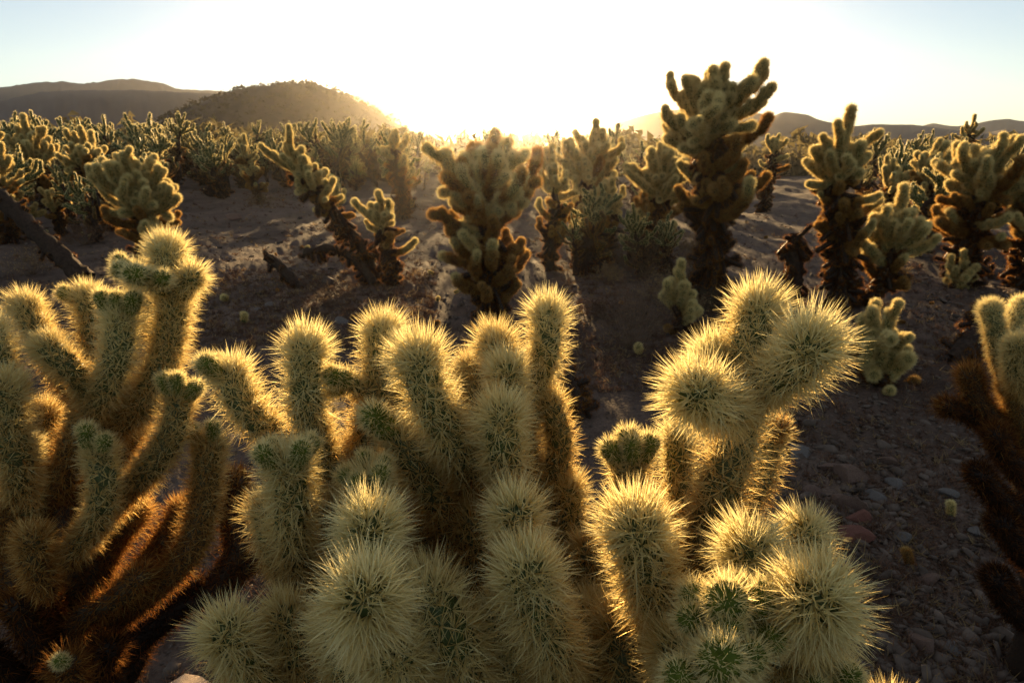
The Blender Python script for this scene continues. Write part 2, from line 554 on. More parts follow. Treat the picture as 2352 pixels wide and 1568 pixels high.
def add_fruit(root, origin, p, d, s, k, label=None):
    b, sp = FRUIT[k % 4]
    o = obj('fruit', b, root)
    o.matrix_local = Matrix.Translation(Vector(p - origin)) @ align(d, k * 1.3) @ Matrix.Scale(s, 4)
    if label: o['label'] = label
    q = obj('fruit_spines', sp, o); q['kind'] = 'stuff'
    return o


# ------------------------------------------------------------------ foreground chollas
def fg_plant(label, base, joints, group='chollas standing close in the foreground'):
    root = obj('cholla_cactus', None, loc=base)
    root.empty_display_size = .1
    tag(root, label, 'cactus', group)
    base = np.asarray(base)
    for i, J in enumerate(joints):
        pts = np.array([P(*q) for q in J['p']])[::-1]            # written tip first
        r = J.get('r', .021) * .92; sl = J.get('sl', .026) * 1.3
        rng = np.random.default_rng(J.get('seed', 100 + i))
        st = Stem(pts, r, neck=J.get('neck', .8))
        us, ph = areoles(st, J.get('A', 1.7e-4), rng)
        age = J.get('age', (0.0, 0.4)); da = rng.uniform(-.04, .09); age = (max(0, age[0] + da), age[1] + da)
        V, Q = core_geo(st, us, ph, 22, .005)
        fr = np.linspace(0, 1, len(V)); ca = age[1] * (1 - fr) + age[0] * fr
        o = obj('joint' if age[0] < .7 else 'old_joint', mesh('joint', V - base, [Q], M_SKIN, np.clip(ca * 1.1, 0, 1)), root)
        if age[0] > .6: sl *= 1.15
        SV, ST, A = spines_on(st, us, ph, J.get('per', 25 if age[0] < .6 else 13), sl, J.get('w', .0006) * 1.45, rng, age, wild=J.get('wild', 1.12), sides=1, tipfan=.98)
        s = obj('spines', mesh('spines', SV - base, [ST], M_SPINE, A, False), o); s['kind'] = 'stuff'
        for k, (fu, fphi, fs) in enumerate(J.get('fruit', [])):
            # fruit stands round the tip: fphi measured from the side facing the camera
            _, _, t = st.at(np.array([st.L]), np.array([0.0])); t = t[0]
            c = st.q[-1]
            side = unit(np.cross(t, -FW)); front = unit(np.cross(side, t))
            o_ = np.cos(fphi) * front + np.sin(fphi) * side
            d = unit(o_ * math.sin(fu) + t * math.cos(fu))
            add_fruit(root, base, c + d * r * .75, unit(d + t * .5), fs, k + i)
    return root


def trunk_part(root, name, pts, r, age, per=7, sl=.02, seed=1, A=2.6e-4):
    base = np.array(root.location)
    rng = np.random.default_rng(seed)
    st = Stem(pts, r, neck=1.0)
    us, ph = areoles(st, A, rng)
    V, Q = core_geo(st, us, ph, 22, .01)
    o = obj(name, mesh(name, V - base, [Q], M_SKIN, np.full(len(V), age)), root)
    SV, ST, Ag = spines_on(st, us, ph, per * 2, sl, .0010, rng, (age - .1, age), wild=1.0, sides=1)
    s = obj('spines', mesh('spines', SV - base, [ST], M_SPINE, Ag, False), o); s['kind'] = 'stuff'


FR3 = [(1.0, -.9, 1.0), (0.9, .9, 1.0), (.8, 2.4, .9)]
FR5 = [(1.0, -1.3, .9), (0.9, -.3, .9), (1.0, .7, 1.0), (.9, 2.0, .9), (1.0, 3.4, .9)]

central = [
    dict(p=[(703, 808, .92), (702, 900, .93), (722, 1000, .95), (760, 1080, .98)], age=(0, .35)),
    dict(p=[(533, 868, .97), (560, 930, .97), (615, 985, .98), (700, 1030, 1.0)], r=.020, age=(.1, .45), fruit=[(1.0, -.6, 1.15), (.9, -2.2, 1.0)]),
    dict(p=[(880, 772, 1.0), (872, 860, 1.0), (850, 960, 1.0), (830, 1060, 1.02)], age=(.05, .5), fruit=[]),
    dict(p=[(805, 880, .97), (840, 905, 1.0)], r=.012, sl=.018, age=(.1, .4), fruit=[(.3, 0, 1.2), (1.2, -1.4, .9)]),
    dict(p=[(962, 832, .84), (985, 910, .85), (1035, 1010, .88), (1080, 1090, .92)], r=.0225, sl=.028, age=(.03, .4)),
    dict(p=[(1140, 800, .97), (1165, 880, .97), (1180, 960, 1.0)], age=(.1, .4)),
    dict(p=[(1165, 860, .92), (1170, 920, .93), (1180, 1000, .95)], age=(.1, .4)),
    dict(p=[(1256, 730, .98), (1255, 800, .98), (1225, 900, 1.0), (1215, 980, 1.0)], r=.019, age=(.05, .35)),
    dict(p=[(1152, 962, .84), (1158, 1040, .85), (1170, 1130, .9)], r=.022, age=(.05, .4)),
    dict(p=[(1262, 930, 1.0), (1285, 1010, 1.0), (1275, 1120, 1.0), (1300, 1240, 1.02)], r=.018, sl=.02, age=(.2, .5)),
    dict(p=[(665, 1078, .82), (672, 1150, .83), (668, 1230, .86), (700, 1330, .92)], r=.021, age=(.12, .5), fruit=[(1.0, -.9, 1.0), (1.0, .9, 1.0), (1.0, -2, 1.0), (1, 2.2, 1)]),
    dict(p=[(848, 1215, .67), (855, 1290, .72), (870, 1400, .78)], r=.0215, sl=.029, age=(0.02, .3)),
    dict(p=[(838, 1372, .56), (852, 1430, .63), (890, 1520, .70)], r=.021, sl=.029, w=.0007, age=(0, .3)),
    dict(p=[(850, 1115, .84), (865, 1180, .86), (900, 1270, .9)], r=.020, age=(.2, .5), fruit=FR5),
    dict(p=[(925, 1015, .90), (960, 1080, .9), (1010, 1160, .92), (1050, 1280, .95)], r=.020, age=(.35, .68), fruit=[(.6, -.5, 1.5)]),
    dict(p=[(1185, 1182, .72), (1195, 1260, .76), (1220, 1350, .82)], r=.020, age=(.08, .45)),
    dict(p=[(1212, 1322, .65), (1235, 1400, .67), (1275, 1500, .72), (1290, 1600, .80)], r=.0225, sl=.027, age=(.05, .5)),
    dict(p=[(985, 1372, .68), (1030, 1450, .68), (1075, 1540, .72), (1090, 1640, .78)], r=.023, sl=.027, age=(.15, .55)),
    dict(p=[(522, 1455, .72), (555, 1510, .75), (620, 1580, .8)], r=.019, sl=.027, age=(.05, .4)),
    dict(p=[(655, 1425, .78), (690, 1500, .8), (730, 1590, .84)], r=.020, age=(.2, .55)),
    dict(p=[(905, 1500, .64), (930, 1570, .68), (960, 1680, .74)], r=.022, age=(.25, .6)),
    dict(p=[(1120, 1280, .98), (1130, 1400, .98), (1120, 1560, .98)], r=.024, sl=.02, age=(.6, .75)),
    dict(p=[(740, 1060, 1.0), (790, 1160, 1.0), (880, 1300, 1.0), (980, 1500, 1.0)], r=.024, sl=.022, age=(.55, .72)),
    dict(p=[(830, 1040, 1.04), (870, 1150, 1.04), (920, 1280, 1.04), (1000, 1500, 1.02)], r=.024, sl=.022, age=(.5, .7)),
    dict(p=[(1070, 1070, .95), (1090, 1180, .97), (1110, 1320, 1.0)], r=.024, sl=.022, age=(.5, .7)),
    dict(p=[(1190, 1000, 1.0), (1215, 1140, 1.0), (1230, 1300, 1.0), (1180, 1500, 1.0)], r=.024, sl=.022, age=(.4, .68)),
    dict(p=[(700, 1330, .95), (780, 1450, .95), (900, 1560, .95), (1000, 1650, .97)], r=.023, sl=.02, age=(.65, .8)),
    dict(p=[(1080, 1200, .93), (1090, 1290, .94), (1080, 1420, .95)], r=.023, sl=.024, age=(.45, .7)),
    dict(p=[(990, 1220, .97), (1010, 1330, .97), (1020, 1460, .97)], r=.024, sl=.024, age=(.5, .72)),
    dict(p=[(760, 1180, .96), (790, 1290, .96), (850, 1420, .95)], r=.023, sl=.024, age=(.45, .7)),
    dict(p=[(930, 900, 1.02), (950, 1010, 1.02), (960, 1130, 1.02)], r=.023, sl=.024, age=(.25, .6)),
    dict(p=[(1090, 860, 1.02), (1110, 960, 1.02), (1120, 1080, 1.0)], r=.023, sl=.024, age=(.2, .5)),
    dict(p=[(620, 1180, .90), (640, 1260, .9), (690, 1360, .92)], r=.022, sl=.024, age=(.25, .55)),
    dict(p=[(1160, 1420, .74), (1180, 1500, .76), (1200, 1620, .8)], r=.023, sl=.025, age=(.25, .55)),
    dict(p=[(1300, 1130, 1.0), (1310, 1230, 1.0), (1330, 1350, 1.0)], r=.021, sl=.024, age=(.2, .5)),
    dict(p=[(1360, 1420, .85), (1380, 1520, .85), (1400, 1640, .85)], r=.023, sl=.025, age=(.3, .6)),
    dict(p=[(780, 1440, .72), (800, 1520, .74), (840, 1640, .78)], r=.022, sl=.025, age=(.25, .55)),
    dict(p=[(640, 1560, .82), (740, 1620, .85), (900, 1700, .9)], r=.023, sl=.02, age=(.65, .8)),
]
right = [
    dict(p=[(1740, 722, .82), (1722, 790, .82), (1695, 870, .84)], r=.022, sl=.027, age=(0, .3)),
    dict(p=[(1858, 800, .72), (1815, 850, .75), (1750, 885, .79), (1700, 925, .82)], r=.0225, sl=.029, age=(0, .35)),
    dict(p=[(1602, 905, .70), (1640, 925, .73), (1690, 950, .79)], r=.0225, sl=.028, age=(0, .3)),
    dict(p=[(1640, 830, .84), (1670, 880, .83), (1700, 950, .84)], r=.020, sl=.026, age=(0, .3)),
    dict(p=[(1700, 930, .84), (1690, 1010, .84), (1660, 1110, .84), (1625, 1210, .86), (1600, 1330, .9)], r=.0235, sl=.026, age=(.1, .5)),
    dict(p=[(1765, 1000, .98), (1745, 1090, .98), (1705, 1180, .98), (1690, 1300, 1.0)], r=.019, sl=.022, age=(.1, .5)),
    dict(p=[(1560, 1010, .95), (1560, 1090, .95), (1570, 1200, .95)], r=.018, sl=.022, age=(.1, .45)),
    dict(p=[(1785, 985, .96), (1770, 1010, .97)], r=.012, sl=.016, age=(.5, .6)),
    dict(p=[(1445, 1075, .90), (1452, 1150, .9), (1470, 1230, .92)], r=.020, sl=.023, age=(.08, .5), fruit=[(.9, -1.2, 1.15), (.3, .2, 1.2), (1.0, 1.1, 1.15), (.9, 0.1, 1.0)]),
    dict(p=[(1462, 1218, .67), (1482, 1310, .69), (1515, 1400, .72), (1540, 1500, .78)], r=.0235, sl=.028, w=.0007, age=(0, .45)),
    dict(p=[(1722, 1268, .68), (1725, 1330, .72), (1720, 1420, .78)], r=.021, sl=.028, age=(0, .3)),
    dict(p=[(1848, 1225, .82), (1850, 1290, .84), (1830, 1400, .88)], r=.0195, sl=.024, age=(.02, .35)),
    dict(p=[(1872, 1378, .575), (1860, 1420, .64), (1830, 1500, .72)], r=.0225, sl=.030, w=.0007, age=(0, .3)),
    dict(p=[(1672, 1440, .60), (1680, 1520, .63), (1690, 1600, .70)], r=.018, sl=.020, age=(.05, .3), fruit=[(.15, 0, 1.5), (1.1, -1.6, 1.1), (1.1, 1.5, 1.1), (1.2, 2.4, 1.1), (1.2, -2.4, 1.1), (1.5, -.8, 1.0), (1.5, .7, 1.0)]),
    dict(p=[(1640, 1545, .56), (1640, 1610, .60), (1640, 1700, .66)], r=.019, sl=.024, age=(.1, .35), fruit=[(.2, 0, 1.4), (1.1, -1.4, 1.1), (1.2, 1.5, 1.1), (1.1, 2.4, 1.1)]),
    dict(p=[(1890, 1555, .68), (1880, 1620, .72)], r=.019, sl=.026, age=(.1, .35), fruit=FR3),
    dict(p=[(2040, 1640, .80), (1990, 1680, .82)], r=.018, sl=.026, age=(.05, .35)),
    dict(p=[(1560, 1500, .66), (1560, 1580, .68), (1560, 1680, .72)], r=.022, sl=.027, age=(.2, .5)),
    dict(p=[(1780, 1500, .70), (1770, 1580, .72), (1740, 1680, .78)], r=.022, sl=.027, age=(.2, .5)),
    dict(p=[(1420, 1440, .78), (1440, 1520, .78), (1470, 1640, .8)], r=.022, sl=.025, age=(.25, .5)),
    dict(p=[(1350, 1270, .90), (1380, 1340, .9), (1430, 1450, .9)], r=.018, sl=.022, age=(.4, .6)),
    dict(p=[(1600, 1310, .90), (1590, 1430, .9), (1560, 1600, .9)], r=.024, sl=.022, age=(.4, .65)),
    dict(p=[(1480, 1220, .94), (1510, 1350, .94), (1540, 1500, .92)], r=.022, sl=.022, age=(.45, .65)),
    dict(p=[(1700, 1300, 1.0), (1680, 1450, .98), (1620, 1600, .95)], r=.024, sl=.022, age=(.5, .7)),
    dict(p=[(1830, 1400, .9), (1780, 1520, .9), (1700, 1680, .92)], r=.023, sl=.022, age=(.5, .7)),
]
left = [
    dict(p=[(385, 585, 1.28), (398, 660, 1.28), (392, 760, 1.28), (365, 860, 1.28), (310, 940, 1.3), (235, 1010, 1.32)], r=.026, sl=.027, age=(0, .42), neck=1),
    dict(p=[(440, 640, 1.25), (410, 680, 1.27)], r=.019, sl=.024, age=(0.05, .2)),
    dict(p=[(345, 640, 1.2), (385, 670, 1.27)], r=.017, sl=.012, age=(.05, .2), fruit=[(.3, 0, 1.4), (1.2, -1.5, 1.2), (1.2, 1.6, 1.3)]),
    dict(p=[(318, 640, 1.42), (345, 700, 1.40), (365, 780, 1.36)], r=.020, sl=.026, age=(.05, .35), fruit=[(1.1, 0, 1.2)]),
    dict(p=[(200, 690, 1.38), (215, 770, 1.38), (225, 850, 1.38), (225, 930, 1.36)], r=.022, sl=.026, age=(.02, .4), fruit=[(1.3, -1.2, 1.25)]),
    dict(p=[(62, 712, 1.34), (95, 775, 1.34), (140, 850, 1.34), (190, 920, 1.34)], r=.023, sl=.027, age=(0, .4)),
    dict(p=[(278, 738, 1.22), (272, 810, 1.22), (245, 890, 1.24), (210, 960, 1.28)], r=.024, sl=.026, age=(.05, .4), fruit=[(.9, -1.2, 1.25), (.9, 1.1, 1.25), (.5, 0, 1.2)]),
    dict(p=[(112, 800, 1.20), (155, 838, 1.21), (200, 890, 1.24), (215, 960, 1.28)], r=.021, sl=.022, age=(.12, .4)),
    dict(p=[(215, 930, 1.3), (175, 1020, 1.32), (140, 1110, 1.34), (100, 1200, 1.36)], r=.028, sl=.025, age=(.38, .55), neck=1),
    dict(p=[(412, 925, 1.22), (398, 990, 1.22), (355, 1065, 1.22), (290, 1130, 1.24), (220, 1200, 1.26), (150, 1290, 1.3)], r=.021, sl=.023, age=(.2, .5), neck=1, fruit=[(.9, 1.2, 1.25), (.9, -1.2, 1.2), (.6, 0, 1.1)]),
    dict(p=[(480, 1030, 1.28), (474, 1100, 1.28), (462, 1180, 1.28), (430, 1270, 1.28), (350, 1350, 1.3), (260, 1420, 1.34)], r=.024, sl=.024, age=(.3, .85), neck=1, fruit=[(1.1, -1.6, 1.2), (.6, .7, 1.1)]),
    dict(p=[(230, 1050, 1.15), (238, 1110, 1.15), (225, 1190, 1.17), (170, 1270, 1.2)], r=.021, sl=.022, age=(.2, .5), fruit=[(.5, -.6, 1.2), (1, .9, 1.1)]),
    dict(p=[(15, 900, 1.12), (15, 970, 1.13), (40, 1060, 1.15), (50, 1150, 1.2)], r=.024, sl=.026, age=(.1, .35)),
    dict(p=[(-20, 770, 1.2), (5, 860, 1.2), (20, 950, 1.22)], r=.022, sl=.026, age=(.05, .35)),
    dict(p=[(60, 1030, 1.3), (70, 1100, 1.3), (60, 1180, 1.3)], r=.02, sl=.024, age=(.1, .35)),
    dict(p=[(75, 1240, 1.12), (80, 1290, 1.14), (110, 1360, 1.2)], r=.021, sl=.022, age=(.4, .6)),
    dict(p=[(322, 1325, 1.25), (270, 1370, 1.26), (190, 1420, 1.28), (150, 1480, 1.3)], r=.021, sl=.022, age=(.55, .75)),
    dict(p=[(540, 1110, 1.40), (530, 1180, 1.40), (545, 1260, 1.4), (490, 1350, 1.4)], r=.024, sl=.02, age=(.68, .85)),
    dict(p=[(570, 1290, 1.42), (520, 1340, 1.42), (440, 1380, 1.4)], r=.022, sl=.02, age=(.7, .88)),
    dict(p=[(450, 1360, 1.42), (350, 1440, 1.42), (230, 1540, 1.42)], r=.027, sl=.02, age=(.9, .98)),
    dict(p=[(150, 1150, 1.36), (180, 1280, 1.36), (210, 1430, 1.38), (200, 1600, 1.4)], r=.034, sl=.024, age=(.7, .9), neck=1),
    dict(p=[(20, 1180, 1.3), (60, 1300, 1.34), (130, 1430, 1.38), (180, 1600, 1.4)], r=.032, sl=.024, age=(.55, .9), neck=1),
    dict(p=[(155, 1530, 1.1), (170, 1600, 1.16), (200, 1700, 1.25)], r=.020, sl=.022, age=(.75, .85), fruit=[(.3, 0, .9)]),
    dict(p=[(40, 1390, 1.2), (80, 1470, 1.24), (140, 1560, 1.3)], r=.022, sl=.022, age=(.85, .95)),
    dict(p=[(250, 1490, 1.22), (230, 1570, 1.28), (210, 1650, 1.36)], r=.021, sl=.022, age=(.8, .9)),
    dict(p=[(-30, 1500, 1.2), (40, 1560, 1.25), (120, 1650, 1.3)], r=.022, sl=.022, age=(.9, .98)),
    dict(p=[(300, 980, 1.36), (260, 1060, 1.36), (200, 1150, 1.36)], r=.026, sl=.025, age=(.3, .6)),
    dict(p=[(100, 960, 1.38), (110, 1050, 1.38), (130, 1160, 1.38)], r=.027, sl=.025, age=(.3, .6)),
    dict(p=[(300, 1180, 1.36), (240, 1270, 1.36), (200, 1380, 1.36)], r=.027, sl=.025, age=(.5, .8)),
    dict(p=[(30, 1300, 1.3), (60, 1390, 1.3), (120, 1480, 1.3)], r=.027, sl=.025, age=(.7, .85)),
    dict(p=[(420, 1180, 1.38), (370, 1260, 1.38), (300, 1350, 1.38)], r=.024, sl=.024, age=(.6, .85)),
    dict(p=[(330, 1430, 1.5), (300, 1520, 1.5), (250, 1600, 1.5)], r=.03, sl=.02, age=(.92, .98)),
]
edge = [
    dict(p=[(2275, 715, 2.1), (2285, 760, 2.1), (2300, 830, 2.1), (2325, 900, 2.1)], r=.027, sl=.022, age=(.05, .5)),
    dict(p=[(2345, 705, 2.15), (2320, 750, 2.13), (2300, 800, 2.1)], r=.025, sl=.022, age=(.02, .3)),
    dict(p=[(2338, 800, 1.95), (2335, 850, 2.0), (2345, 910, 2.1)], r=.032, sl=.026, age=(.15, .5)),
    dict(p=[(2325, 890, 2.1), (2345, 960, 2.12), (2380, 1060, 2.15), (2400, 1160, 2.2)], r=.034, sl=.024, age=(.5, .85), neck=1),
    dict(p=[(2228, 865, 2.1), (2245, 920, 2.12), (2290, 970, 2.14), (2360, 1000, 2.15)], r=.030, sl=.026, age=(.66, .82)),
    dict(p=[(2180, 935, 2.15), (2225, 950, 2.15), (2280, 985, 2.15)], r=.028, sl=.026, age=(.74, .84)),
    dict(p=[(2290, 1000, 2.0), (2320, 1060, 2.05), (2380, 1120, 2.1)], r=.032, sl=.024, age=(.9, 1)),
    dict(p=[(2250, 1090, 2.0), (2300, 1150, 2.05), (2390, 1200, 2.1)], r=.032, sl=.024, age=(.92, 1)),
    dict(p=[(2300, 1200, 2.0), (2340, 1260, 2.05), (2400, 1320, 2.1)], r=.034, sl=.024, age=(.92, 1)),
    dict(p=[(2290, 1330, 2.0), (2330, 1400, 2.05), (2400, 1450, 2.1)], r=.034, sl=.024, age=(.92, 1)),
]


def base_under(p):
    return (float(p[0]), float(p[1]), float(gz(p[0], p[1])) - .02)


hub_c = P(1040, 1640, 1.0)
for J_ in central: J_['age'] = (max(0, J_['age'][0] - (.12 if J_['age'][0] > .2 else .03)), J_['age'][1] - .06)
r_ = fg_plant('large cholla in the foreground, its pale fuzzy upright joints filling the middle of the view', base_under(hub_c), central)
trunk_part(r_, 'trunk', [np.array(base_under(hub_c)), hub_c + [0, 0, -.5], P(1060, 1480, 1.0)], .045, .9, seed=7)
hub_r = P(1620, 1640, .98)
r_ = fg_plant('golden rim-lit foreground cholla with three thick joints branching at its top', base_under(hub_r), right)
trunk_part(r_, 'trunk', [np.array(base_under(hub_r)), hub_r + [.02, 0, -.5], P(1620, 1440, .98)], .045, .9, seed=8)
hub_l = P(200, 1600, 1.42)
for J_ in left: J_['age'] = (J_['age'][0] + .02, J_['age'][1] + .05)
r_ = fg_plant('foreground cholla at the left with one long curved golden arm rising highest', base_under(hub_l), left)
trunk_part(r_, 'trunk', [np.array(base_under(hub_l)), hub_l + [-.02, 0, -.3], P(205, 1450, 1.42)], .06, .95, seed=9)
hub_e = P(2420, 1400, 2.2)
r_ = fg_plant('cholla cut by the right edge with rusty brown dead joints low on its left', base_under(hub_e), edge)
trunk_part(r_, 'trunk', [np.array(base_under(hub_e)), hub_e, P(2400, 1100, 2.2)], .08, .98, seed=10)


# ------------------------------------------------------------------ mid-distance chollas
def joint_lib():
    lib = {}
    for kind, age, n in (('live', (0.08, .42), 4), ('old', (.5, .80), 3)):
        lib[kind] = []
        for k in range(n):
            rng = np.random.default_rng(hash_(kind) + k)
            L = .085 + .018 * k; b = .014 + .007 * k
            st = Stem([(0, 0, 0), (b * .25, 0, L * .5), (b, 0, L)], .031, neck=.85)
            us, ph = areoles(st, 1.7e-4, rng)
            V, Q = core_geo(st, us, ph, 10, .016, 0)
            core = mesh('joint', V, [Q], M_SKIN, np.full(len(V), age[0] + .1))
            SV, ST, A = spines_on(st, us, ph, 11, .036, .0013, rng, age, sides=1, wild=.9)
            sp = mesh('spines', SV, [ST], M_SPINE, A, False)
            lib[kind].append((core, sp, np.array([b, 0, L + .008])))
    return lib


def hash_(s): return sum(ord(c) * 31 ** i for i, c in enumerate(s)) % 100003


LIB = joint_lib()


def rot_to(d, upish=(0, 0, 1)):
    """matrix with z along d and x toward upish, so the joint bends upward"""
    z = unit(d); x = np.asarray(upish, float) - np.dot(upish, z) * z
    if np.linalg.norm(x) < 1e-3: x = np.array([1.0, 0, 0]) - z[0] * z
    x = unit(x); y = np.cross(z, x)
    return np.stack([x, y, z], 1)


def layout(rng, H, W, lean=(0, 0), t0=.4, dense=1.0, top=9):
    """trunk path and joints (kind, variant, position, rotation, scale)"""
    tz = max(H - .34, H * .62)
    n = 6
    tr = np.array([[lean[0] * (k / n) ** 1.3 + rng.normal(0, .025) * (k > 0), lean[1] * (k / n) ** 1.3 + rng.normal(0, .025) * (k > 0), tz * k / n] for k in range(n + 1)])
    J = []
    def chain(p, d, k, kind, s, up=.30, fork=2):
        for i in range(k):
            v = int(rng.integers(0, len(LIB[kind])))
            Rm = rot_to(d, (0, 0, 1) if d[2] < .93 else unit(rng.normal(size=3)))
            J.append((kind, v, p.copy(), Rm, s))
            p = p + Rm @ (LIB[kind][v][2] * s)
            d = unit(d + np.array([0, 0, up]) + rng.normal(0, .16, 3))
            if kind == 'old' and rng.random() < .2: kind = 'live'
        for _ in range(fork):
            dd = unit(d + rng.normal(0, .5, 3) + [0, 0, .2])
            v = int(rng.integers(0, len(LIB['live'])))
            J.append((kind, min(v, len(LIB[kind]) - 1), p - d * .02, rot_to(dd), s * rng.uniform(.75, 1.0)))
    T = catmull(tr, 60)
    def limb(p, d, n, kind, s, up, side):
        for i in range(n):
            v = int(rng.integers(0, len(LIB[kind])))
            Rm = rot_to(d, (0, 0, 1) if d[2] < .93 else unit(rng.normal(size=3)))
            J.append((kind, v, p.copy(), Rm, s))
            p = p + Rm @ (LIB[kind][v][2] * s)
            for _ in range(side):
                fd = unit(d + rng.normal(0, .62, 3) + [0, 0, .15])
                chain(p - d * .02, fd, 1 + int(rng.random() < .3), kind, s * rng.uniform(.85, 1.0), .2, 0)
            d = unit(d + np.array([0, 0, up]) + rng.normal(0, .12, 3))
        chain(p, d, 1 + int(rng.random() < .25), kind, s * .95, .15, 1)
    reach = W / 2 / .16
    for k in range(top):
        az = k * 2.4 + rng.uniform(-.4, .4)
        q = math.sqrt(k / top)
        th = math.radians(6 + 72 * q)
        d = np.array([math.cos(az) * math.sin(th), math.sin(az) * math.sin(th), math.cos(th)])
        n = int(np.clip(round(reach * (.45 + .2 * rng.random())), 1, 3))
        limb(T[int(59 - 17 * q * rng.random())], d, n, 'live', rng.uniform(.95, 1.15), .14, 2 if k % 2 else 1)
    ns = int(15 * dense * (1 - t0) * H / 1.2)
    for k in range(ns):
        t = t0 + (.9 - t0) * (k + rng.random()) / ns
        p = T[min(59, int(t * 59))]
        az = k * 2.4 + rng.uniform(-.5, .5)
        el = rng.uniform(-.35, .3)
        d = np.array([math.cos(az) * math.cos(el), math.sin(az) * math.cos(el), math.sin(el)])
        kind = 'old' if rng.random() < 1.25 - .9 * (t - t0) / (.9 - t0) else 'live'
        limb(p, d, int(np.clip(round(reach * rng.uniform(.3, .7)), 1, 3)), kind, rng.uniform(.85, 1.08), .30, int(rng.integers(0, 2)))
    mz = max(j[2][2] + (j[3] @ (LIB[j[0]][j[1]][2] * j[4]))[2] for j in J) + .03
    dz = H - mz
    J = [(a, b, c + [0, 0, dz], e, f) for a, b, c, e, f in J]
    tr = tr * [1, 1, (tz + dz) / tz]
    return tr, J


def trunk_geo(tr, r0, r1):
    q = catmull(tr, 24); g = Geo(); n = 12
    t = unit(np.gradient(q, axis=0)); X = unit(np.cross(t, [.3, .9, .1])); Y = np.cross(t, X)
    rr = np.linspace(r0, r1, 24)
    rng = np.random.default_rng(int(abs(tr[-1, 2]) * 1000))
    phi = np.linspace(0, 2 * math.pi, n, endpoint=False)
    V = (q[:, None] + (np.cos(phi)[None, :, None] * X[:, None] + np.sin(phi)[None, :, None] * Y[:, None]) * (rr[:, None, None] * rng.uniform(.75, 1.25, (24, n, 1)))).reshape(-1, 3)
    i = np.arange(23)[:, None] * n; j = np.arange(n)[None]
    a = i + j; b = i + (j + 1) % n
    g.add(V, Q=np.stack([a, b, b + n, a + n], -1).reshape(-1, 4), A=.95)
    return g


def dead_mantle(tr, rng, n, t0, t1, reach, age=(.82, 1.0), fine=True):
    """dead joints hanging shaggily round the trunk"""
    g = Geo(); s = Geo(); T = catmull(tr, 60)
    for k in range(n):
        t = t0 + (t1 - t0) * (k + rng.random()) / n
        p = T[min(59, int(t * 59))]
        az = k * 2.4 + rng.normal(0, .4); el = rng.uniform(-1.4, .1)
        d = np.array([math.cos(az) * math.cos(el), math.sin(az) * math.cos(el), math.sin(el)])
        ln = reach * rng.uniform(.6, 1.15)
        p1 = p + d * ln; p2 = p1 + rng.normal(0, .035, 3) + [0, 0, -.04 if rng.random() < .6 else .05]
        st = Stem([p + d * [.04, .04, .01], p + d * ln * .55 + [0, 0, rng.normal(0, .02)], p2], .024 * rng.uniform(.85, 1.2), neck=.9)
        us, ph = areoles(st, 5.5e-4, rng)
        V, Q = core_geo(st, us, ph, 7, .03, 0)
        g.add(V, Q=Q, A=.97)
        a0 = rng.uniform(*age)
        SV, ST, A = spines_on(st, us, ph, 11 if fine else 4, .032, .0011 if fine else .002, rng, (a0 - .1, a0), sides=1)
        s.add(SV, T=ST, A=A)
    return g, s


def cholla(label, px, py, top, wpx, lean_px=0, seed=0, t0=.4, dense=1.0, topn=9, mantle=1.0, brown=0.0, group='chollas standing across the middle ground', tilt=0):
    b, d = gpoint(px, py)
    H = (py - top) / F * d * (1.0 + .0)
    # the pixel height of a standing thing: solve with the tilted camera
    lo, hi = .2, 5
    for _ in range(30):
        m = (lo + hi) / 2
        v = b + [0, 0, m] - C0
        yy = 784 - F * np.dot(v, UP) / np.dot(v, FW)
        if yy > top: lo = m
        else: hi = m
    H = lo
    W = wpx / F * d
    rng = np.random.default_rng(seed * 7 + 11)
    tr, J = layout(rng, H, W, (lean_px / F * d, rng.normal(0, .06)), t0, dense, topn)
    # rein the spread in to the width seen
    root = obj('cholla_cactus', None, loc=b); root.empty_display_size = .2
    tag(root, label, 'cactus', group)
    r0 = .075 * min(1.2, H / 1.8); r1 = .04
    o = obj('trunk', trunk_geo(np.vstack([tr[0] - [0, 0, .06], tr[1:]]), r0, r1).mesh('trunk', M_BARK), root)
    nm = int(105 * H * mantle)
    if nm:
        g, s = dead_mantle(tr, rng, nm, .03, min(.96, t0 + .45), .15 * mantle ** .5 * min(1.3, H / 1.7 + .2))
        dj = obj('dead_joints', g.mesh('dead_joints', M_SKIN), root); dj['kind'] = 'stuff'
        ds = obj('spines', s.mesh('spines', M_SPINE, False), dj); ds['kind'] = 'stuff'
    # scale the crown sideways positions to fit the width
    off = np.array([j[2][0] - np.interp(j[2][2], tr[:, 2], tr[:, 0]) for j in J])
    sp = np.percentile(np.abs(off), 93) + .07
    f = np.clip((W / 2) / sp, .62, 1.5)
    for kind, v, p, Rm, s in J:
        if kind == 'live' and rng.random() < brown: kind, v = 'old', v % 3
        c = np.array([np.interp(p[2], tr[:, 2], tr[:, 0]), np.interp(p[2], tr[:, 2], tr[:, 1]), p[2]])
        f2 = f if f > 1 else f
        f2 = f2 * (.62 + .42 * min(1, max(0, p[2] / H)))
        q = c + (p - c) * [f2, f2, 1]
        core, spn, _ = LIB[kind][v]
        M = Matrix.Identity(4)
        for i in range(3):
            for j2 in range(3): M[i][j2] = Rm[i, j2] * s * (max(f, 1) ** .6 if f > 1 else 1)
            M[i][3] = q[i]
        jo = obj('joint' if kind == 'live' else 'old_joint', core, root); jo.matrix_local = M
        so = obj('spines', spn, jo); so['kind'] = 'stuff'
    return root


